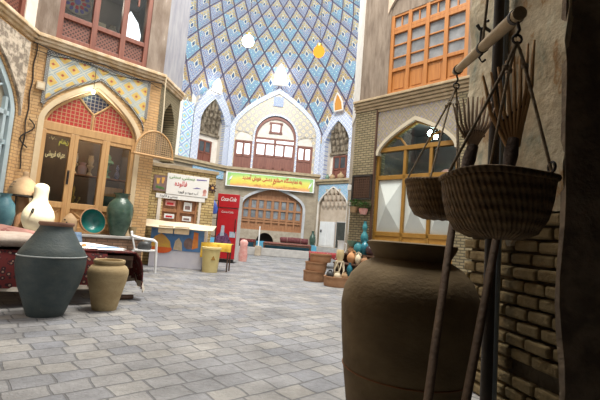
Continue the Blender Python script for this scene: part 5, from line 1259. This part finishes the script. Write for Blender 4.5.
ware('turquoise small jar between the orange jug and the beige jug', 1.22, .70, .45, .10, .2, 'round', m_turq)
ware('brown clay jar at the right end of the third shelf', 1.46, .76, .45, .16, .18, 'round', m_terra, name='clay_jar')
ware('dark charcoal jar at the right end of the lowest shelf', 1.48, .99, .20, .16, .2, 'round', m_charc)
t = thing('openwork_stand', 'pale openwork clay stand on the front tub, carrying the cream vase', 'stand', (.92, 8.36, .152))
mb = MB(); mb.lathe([(.09, 0), (.095, .03), (.08, .04)], 20); mb.lathe([(.07, .33), (.09, .34), (.09, .365), (0, .365)], 20); mb.build('ring', m_palepot, t, smooth=True)
for k in range(6):
    a = 2 * PI * k / 6; mb = MB(); mb.tube([(.085 * math.cos(a), .085 * math.sin(a), .02), (.11 * math.cos(a + .5), .11 * math.sin(a + .5), .18), (.08 * math.cos(a + 1), .08 * math.sin(a + 1), .34)], .014, 6); mb.build('strut', m_palepot, t, smooth=True)
t = thing('cream_vase', 'cream vase with a white collar rising above the terracotta tubs', 'vase', (.92, 8.36, .517))
mb = MB(); mb.lathe([(0, 0), (.05, 0), (.075, .05), (.085, .13), (.078, .2), (.066, .23)], 22); mb.build('body', plain('cream_glaze', (.55, .42, .20), (.66, .54, .32), .4, 9), t, smooth=True)
mb = MB(); mb.lathe([(.066, .228), (.064, .3), (.07, .40), (.085, .42), (.07, .42), (.055, .3), (0, .26)], 22); mb.build('collar', m_white, t, smooth=True)
mb = MB(); mb.tube([(.06, 0, .38), (.11, 0, .36), (.11, 0, .22), (.08, 0, .17)], .01, 6); mb.build('handle', m_white, t, smooth=True)
pot('glazed_jar', 'dark charcoal round jar at the left on the front tub', 'jar', (.73, 8.26, .152), vessel(.16, .17, 'round'), m_charc, 'small jars on the front tub')
pot('clay_jar', 'small beige round jar at the front middle on the front tub', 'jar', (.87, 8.17, .152), vessel(.13, .15, 'round'), m_palepot, 'small jars on the front tub')
pot('clay_jar', 'small buff jar at the front right on the front tub', 'jar', (1.02, 8.22, .152), vessel(.125, .15, 'round'), m_buff, 'small jars on the front tub')
t = thing('iron_grille', 'dark square iron grille on the olive brick pilaster above the hanging plants', 'grille', M=R.M @ T(.75, -.10, 1.96))
mb = MB()
for x in (-.27, .27): mb.box(x - .02, x + .02, -.015, .03, 0, .56)
for z in (0, .56): mb.box(-.29, .29, -.015, .03, z - .02, z + .02)
mb.build('frame', m_iron, t)
mb = MB()
for k in range(1, 9): mb.box(-.27 + .06 * k - .006, -.27 + .06 * k + .006, -.005, .01, 0, .56); mb.box(-.27, .27, -.004, .009, .062 * k - .006, .062 * k + .006)
mb.box(-.27, .27, .02, .03, 0, .56)
mb.build('mesh', m_wood_d, t)
for k, (u, z, lab) in enumerate(((.62, 1.62, 'left hanging flowerpot of green leaves below the iron grille'), (.90, 1.58, 'right hanging flowerpot of green leaves below the iron grille'))):
    t = thing('hanging_flowerpot', lab, 'flowerpot', M=R.M @ T(u, -.17, z), group='flowerpots under the grille')
    mb = MB(); mb.lathe([(0, 0), (.07, 0), (.10, .08), (.11, .14), (.09, .14), (.06, .09), (0, .08)], 20); mb.build('pot', m_pink_p if k else m_buff, t, smooth=True)
    rn = random.Random(k); mb = MB()
    for q in range(90):
        a, e = rn.uniform(0, 2 * PI), rn.uniform(-.3, 1.2); rr = rn.uniform(.03, .13); c = Vector((rr * math.cos(a), rr * math.sin(a) * .8, .13 + .16 * rn.random())); s = .045
        x = Vector((math.cos(a), math.sin(a), .5 * math.sin(e))).normalized(); y = Vector((-math.sin(a), math.cos(a), 0))
        mb.face([c, c + x * s + y * s * .6, c + x * s * 2, c + x * s - y * s * .6])
    o = mb.build('leaves', m_leaf, t, fix=False)
    mb = MB(); mb.tube([(0, .05, .12), (0, .07, .32)], .005, 5); mb.build('hanger', m_iron, t)
t = thing('tube_lamp', 'slim white tube fixed upright on the iwan corner above the glazed jars', 'tube', M=RR.M @ T(1.52, -.03, 1.15))
mb = MB(); mb.tube([(0, 0, 0), (0, 0, .8)], .022, 10); mb.build('tube', m_white_p, t, smooth=True)
mb = MB(); mb.box(-.03, .03, -.01, .03, -.05, .0); mb.box(-.03, .03, -.01, .03, .8, .85); mb.build('end_cap', m_white, t)
t = thing('wall_lantern', 'small pale box lamp on the iwan corner level with the iron grille', 'lamp', M=RR.M @ T(1.58, -.06, 2.2))
mb = MB(); mb.box(-.07, .07, -.07, .06, 0, .14); mb.build('case', m_white_p, t, bevel=.01)
mb = MB(); mb.box(-.02, .02, .0, .07, .14, .18); mb.build('bracket', m_iron, t)
# inside the right shop
SH = R.M @ T(0, 1.4, 2.5)
pot('vase', 'dark slender vase behind the middle pane of the right shop', 'vase', (0, 0, 0), vessel(.16, .34, 'tall'), m_charc, M=SH @ T(1.72, 0, 0), group='wares inside the right shop')
pot('vase', 'dark round vase beside the slender one inside the right shop', 'vase', (0, 0, 0), vessel(.2, .26, 'vase'), m_maroon, M=SH @ T(1.92, -.02, 0), group='wares inside the right shop')
t = thing('plate', 'patterned pinkish plate propped inside the right shop', 'plate', M=SH @ T(2.12, .02, .19)); mb = MB(); mb.lathe([(0, .02), (.10, .02), (.18, 0), (.18, -.015), (.1, 0), (0, 0)], 28, M=RX(PI / 2 - .15)); mb.build('dish', m_pink_p, t, smooth=True); mb = MB(); mb.lathe([(0, .021), (.07, .021), (.07, .026), (0, .026)], 20, M=RX(PI / 2 - .15)); mb.build('medallion', m_maroon, t)
pot('vase', 'pale slim vase behind the right pane of the right shop', 'vase', (0, 0, 0), vessel(.16, .42, 'tall'), m_palepot, M=SH @ T(2.72, 0, 0), group='wares inside the right shop')
pot('vase', 'grey squat vase behind the right pane of the right shop', 'vase', (0, 0, 0), vessel(.22, .22, 'round'), m_stone, M=SH @ T(2.5, .02, 0), group='wares inside the right shop')
m_glare = emit('cool_glare_glow', (.72, 1.0, .94), 28)  # glare reflections in the shop glass, built as small glowing shapes
def glare(label, M, mat, r=.045, cordl=.3):
    t = thing('glass_glare', label, 'glare', M=M)
    mb = MB(); mb.lathe([(0, -r * 1.6), (r * .7, -r * 1.3), (r, -r * .4), (r * .8, r * .5), (r * .45, r * 1.1), (0, r * 1.1)], 16); mb.build('glass', mat, t, smooth=True)
    mb = MB(); mb.lathe([(0, r * 1.1), (r * .5, r * 1.1), (r * .5, r * 2.2), (0, r * 2.2)], 12); mb.tube([(0, 0, r * 2), (0, 0, cordl)], .006, 5); mb.build('glare_holder', m_iron, t)  # socket and cord are added to carry the glare shape
glare('left of two cool white glare reflections set behind the fanlight of the right shop', R.M @ T(2.22, .35, 3.50), m_glare, .05, .42)
glare('right of two cool white glare reflections set behind the fanlight of the right shop', R.M @ T(2.36, .35, 3.40), m_glare, .05, .5)
glare('cool white glare reflection set before the blue pane of the left shop fanlight', L.M @ T(1.10, -.10, 3.56), m_glare, .03, .50)

# ------------------------------------------------------------------ daylight, lamps and camera
wd = bpy.data.worlds.new('sky'); sc.world = wd; wd.use_nodes = True
bg = wd.node_tree.nodes['Background']; bg.inputs[0].default_value = (1.0, .98, .95, 1); bg.inputs[1].default_value = SKY
def area(name, loc, tgt, sx, sy, e, col):
    l = bpy.data.lights.new(name, 'AREA'); l.shape = 'RECTANGLE'; l.size = sx; l.size_y = sy; l.energy = e; l.color = col
    o = bpy.data.objects.new(name, l); COL.objects.link(o); o.location = loc
    o.rotation_euler = (Vector(tgt) - Vector(loc)).to_track_quat('-Z', 'Y').to_euler(); return o
def spot(name, loc, tgt, e, ang, col, size=.3, blend=.5):
    l = bpy.data.lights.new(name, 'SPOT'); l.energy = e; l.spot_size = math.radians(ang); l.spot_blend = blend; l.color = col; l.shadow_soft_size = size
    o = bpy.data.objects.new(name, l); COL.objects.link(o); o.location = loc
    o.rotation_euler = (Vector(tgt) - Vector(loc)).to_track_quat('-Z', 'Y').to_euler(); return o
area('oculus_daylight', (-1.2, 13.2, 13.0), (-1.6, 20.5, 4.0), 4.5, 4.5, E_OCU, (.90, .96, 1.0))
spot('sunbeam_through_roof', (-1.0, 5.0, 10.5), (-4.61, 7.13, 1.12), E_SUN, 5.0, (1.0, .93, .80), .12, .45)
area('roof_daylight', (.2, 6.2, 13.5), (-1.0, 7.4, 0), 4.5, 4.5, E_ROOF, (1.0, .95, .87))
spot('sunbeam_on_bench', (-.5, 4.6, 10.5), (-2.85, 5.3, .6), E_SUN * 1.2, 7.5, (1.0, .95, .86), .12, .6)
def point(name, loc, e, col, r=.15):
    l = bpy.data.lights.new(name, 'POINT'); l.energy = e; l.color = col; l.shadow_soft_size = r
    o = bpy.data.objects.new(name, l); COL.objects.link(o); o.location = loc; return o
point('left_shop_fill', L.pt(1.3, -.8, 3.3), 42, (1.0, .80, .55))  # added to brighten the shelf wares, no fixture there
point('upper_room_lamp', L.pt(1.2, -1.2, 6.2), 12, (1.0, .85, .7))
point('right_shop_lamp', R.pt(2.0, -.9, 3.6), 10, (.85, 1.0, .95))
cam = bpy.data.cameras.new('camera'); cam.sensor_width = 36; cam.lens = 24.0; cam.clip_start = .05; cam.clip_end = 200
co = bpy.data.objects.new('camera', cam); COL.objects.link(co); sc.camera = co
p, r = math.radians(5.2), math.radians(4.5)
fw = Vector((0, math.cos(p), math.sin(p))); rt0 = Vector((1, 0, 0)); up0 = Vector((0, -math.sin(p), math.cos(p)))
rt = rt0 * math.cos(r) + up0 * math.sin(r); up = -rt0 * math.sin(r) + up0 * math.cos(r)
co.matrix_world = Matrix(((rt.x, up.x, -fw.x, 0), (rt.y, up.y, -fw.y, 0), (rt.z, up.z, -fw.z, .95), (0, 0, 0, 1)))
vs = sc.view_settings
vs.view_transform = 'Standard'; vs.look = 'None'; vs.gamma = 1; vs.use_curve_mapping = False; vs.exposure = EXPO
